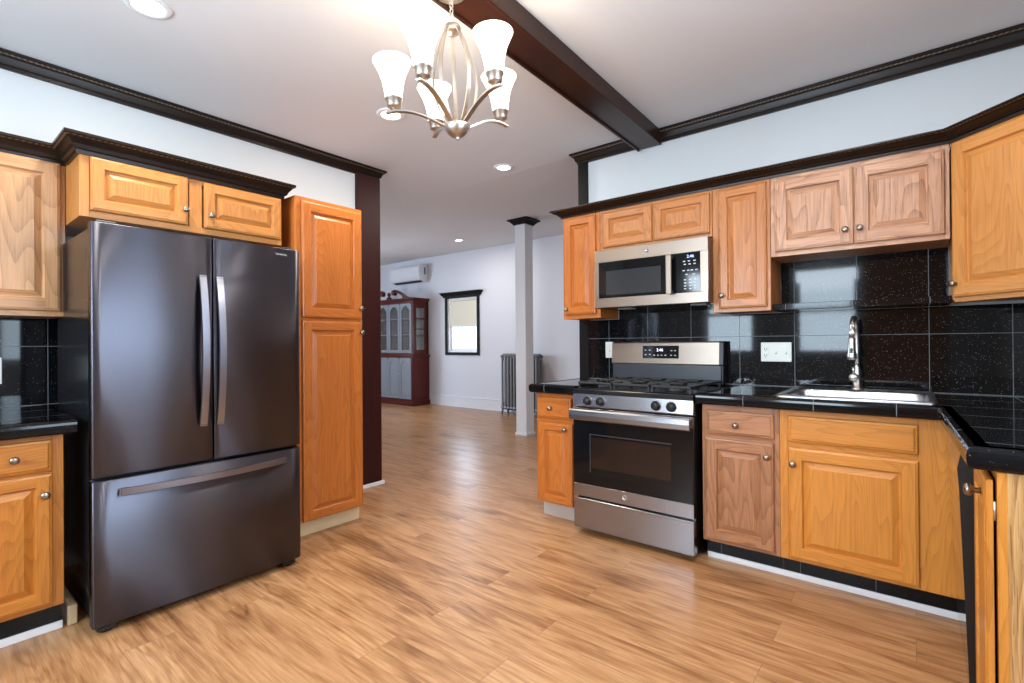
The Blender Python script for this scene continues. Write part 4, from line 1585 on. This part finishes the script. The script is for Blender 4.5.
dw = (cwid - 0.06) / 4
for i in range(4):
    x0 = 0.03 + i * dw + 0.004
    x1 = x0 + dw - 0.008
    o = arch_door('glass_door', t, x0, x1, 1.04, 2.02, True)
    o.location.y = 0.02
    o = arch_door('cupboard_door', t, x0, x1, 0.13, 0.94, False)
    kx = x1 - 0.02 if i % 2 == 0 else x0 + 0.02
    b = MB()
    b.lathe([(0.005, 0), (0.005, -0.012), (0.012, -0.018), (0.010, -0.024), (0, -0.025)], M['nickel'], (kx, -0.022, 0.62), 'Y', 12)
    b.build('knob', o)
# swan neck pediment: two scrolls and a finial
xc = cwid / 2


def swan(sgn):
    up, lo = [], []
    for i in range(17):
        u = i / 16
        x = 0.70 - 0.50 * u
        z = 2.12 + 0.155 * (1 - math.cos(PI * u)) / 2
        up.append((xc + sgn * x, z + 0.018 + 0.022 * u))
        lo.append((xc + sgn * x, z - 0.02 + 0.0 * u if z - 0.02 > 2.12 else 2.12))
    cx, cz_ = xc + sgn * 0.165, 2.325
    scroll = []
    for i in range(14):
        a = PI / 2 + sgn * (PI * 1.5) * i / 13
        rr_ = 0.045
        scroll.append((cx + rr_ * math.cos(a), cz_ + rr_ * math.sin(a)))
    return up + lo[::-1], scroll


for sgn in (1, -1):
    b = MB()
    arm_poly, scroll = swan(sgn)
    half = len(arm_poly) // 2
    for i in range(half - 1):
        q = [arm_poly[i], arm_poly[i + 1], arm_poly[-(i + 2)], arm_poly[-(i + 1)]]
        b.prism(q, 'Y', -0.02, 0.03, MH)
    cx, cz_ = xc + sgn * 0.19, 2.25
    b.lathe([(0.0, -0.045), (0.03, -0.045), (0.055, -0.036), (0.055, 0.036), (0.0, 0.036)], MH, (cx, 0.0, cz_), 'Y', 18)
    # curtain below the arm, closing it to the cornice
    for i in range(half - 1):
        x_a, x_b = arm_poly[i][0], arm_poly[i + 1][0]
        za, zb_ = arm_poly[-(i + 1)][1], arm_poly[-(i + 2)][1]
        if abs(x_b - xc) > 0.42:
            b.prism([(x_a, 2.118), (x_b, 2.118), (x_b, zb_ + 0.003), (x_a, za + 0.003)], 'Y', -0.005, 0.02, MH)
    b.build('pediment_scroll', t)
b = MB()
b.box(xc - 0.05, xc + 0.05, -0.01, 0.05, 2.12, 2.17, MH, 0.004)
b.lathe([(0.03, 2.17), (0.02, 2.185), (0.035, 2.21), (0.04, 2.235), (0.025, 2.255), (0.012, 2.262), (0.016, 2.27), (0, 2.28)], MH, (xc, 0.02, 0), n=16)
b.build('finial', t)

# ------------------------------------------------------------------ air conditioner
t = thing('air_conditioner', 'white wall mounted mini split air conditioner above the china cabinet', 'air conditioner', (XF, 8.13, 2.47), R90)
aw = 0.47
b = MB()
prof = [(0.0, 0.02), (0.0, 0.335), (-0.16, 0.335), (-0.195, 0.32), (-0.21, 0.28), (-0.205, 0.11), (-0.17, 0.04), (-0.09, 0.005), (-0.03, 0.0)]
b.prism([(p[0] - 0.012, p[1]) for p in prof], 'X', -aw, aw, M['acwhite'])
b.build('housing', t)
b = MB()
b.prism([(-0.226, 0.12), (-0.228, 0.27), (-0.2225, 0.27), (-0.2175, 0.12)], 'X', -aw + 0.01, aw - 0.01, M['acwhite'])
b.build('front_panel', t)
b = MB()
b.prism([(-0.170, 0.024), (-0.110, -0.001), (-0.108, -0.004), (-0.172, 0.021)], 'X', -aw + 0.08, aw - 0.02, M['slot'])
b.build('air_outlet', t)
boxes('mounting_plate', [(-aw + 0.2, aw - 0.12, -0.011, -0.001, 0.01, 0.32)], M['acwhite'], t)
b = MB()
b.box(aw + 0.0005, aw + 0.003, -0.085, -0.055, 0.15, 0.29, M['slot'], 0.0006)
b.build('side_label', t)

# ------------------------------------------------------------------ radiator
t = thing('radiator', 'aged silver cast iron column radiator behind the white column', 'radiator', (6.60, 5.53, 0), R90)
ns = 12
sp_ = 0.79 / ns
for i in range(ns):
    b = MB()
    x = (i + 0.5) * sp_
    for y in (-0.07, 0.0, 0.07):
        b.tube([(x, y, 0.13), (x, y, 0.16), (x, y, 0.94), (x, y, 0.99)], 0.019, M['radiator'], 8)
    for z in (0.125, 0.985):
        pts = [(x, -0.092 + 0.184 * j / 8, z + (0.03 if z > 0.5 else -0.03) * math.sin(PI * j / 8)) for j in range(9)]
        b.tube(pts, 0.026, M['radiator'], 8)
    b.tube([(x - sp_ / 2, 0, 0.17), (x + sp_ / 2, 0, 0.17)], 0.024, M['radiator'], 8)
    b.tube([(x - sp_ / 2, 0, 0.94), (x + sp_ / 2, 0, 0.94)], 0.024, M['radiator'], 8)
    b.build('section', t)
    if i in (0, ns - 1):
        for y in (-0.07, 0.07):
            b = MB()
            b.tube([(x, y, 0.12), (x, y * 1.1, 0.05), (x, y * 1.15, 0.0)], 0.016, M['radiator'], 8, rfun=lambda u: 1.2 - 0.5 * abs(u - 0.5))
            b.build('leg', t)
b = MB()
b.tube([(-0.04, 0, 0.17), (0.0, 0, 0.17)], 0.018, M['radiator'], 8)
b.tube([(-0.035, 0, 0.0), (-0.035, 0, 0.2)], 0.014, M['radiator'], 8)
b.build('valve', t)
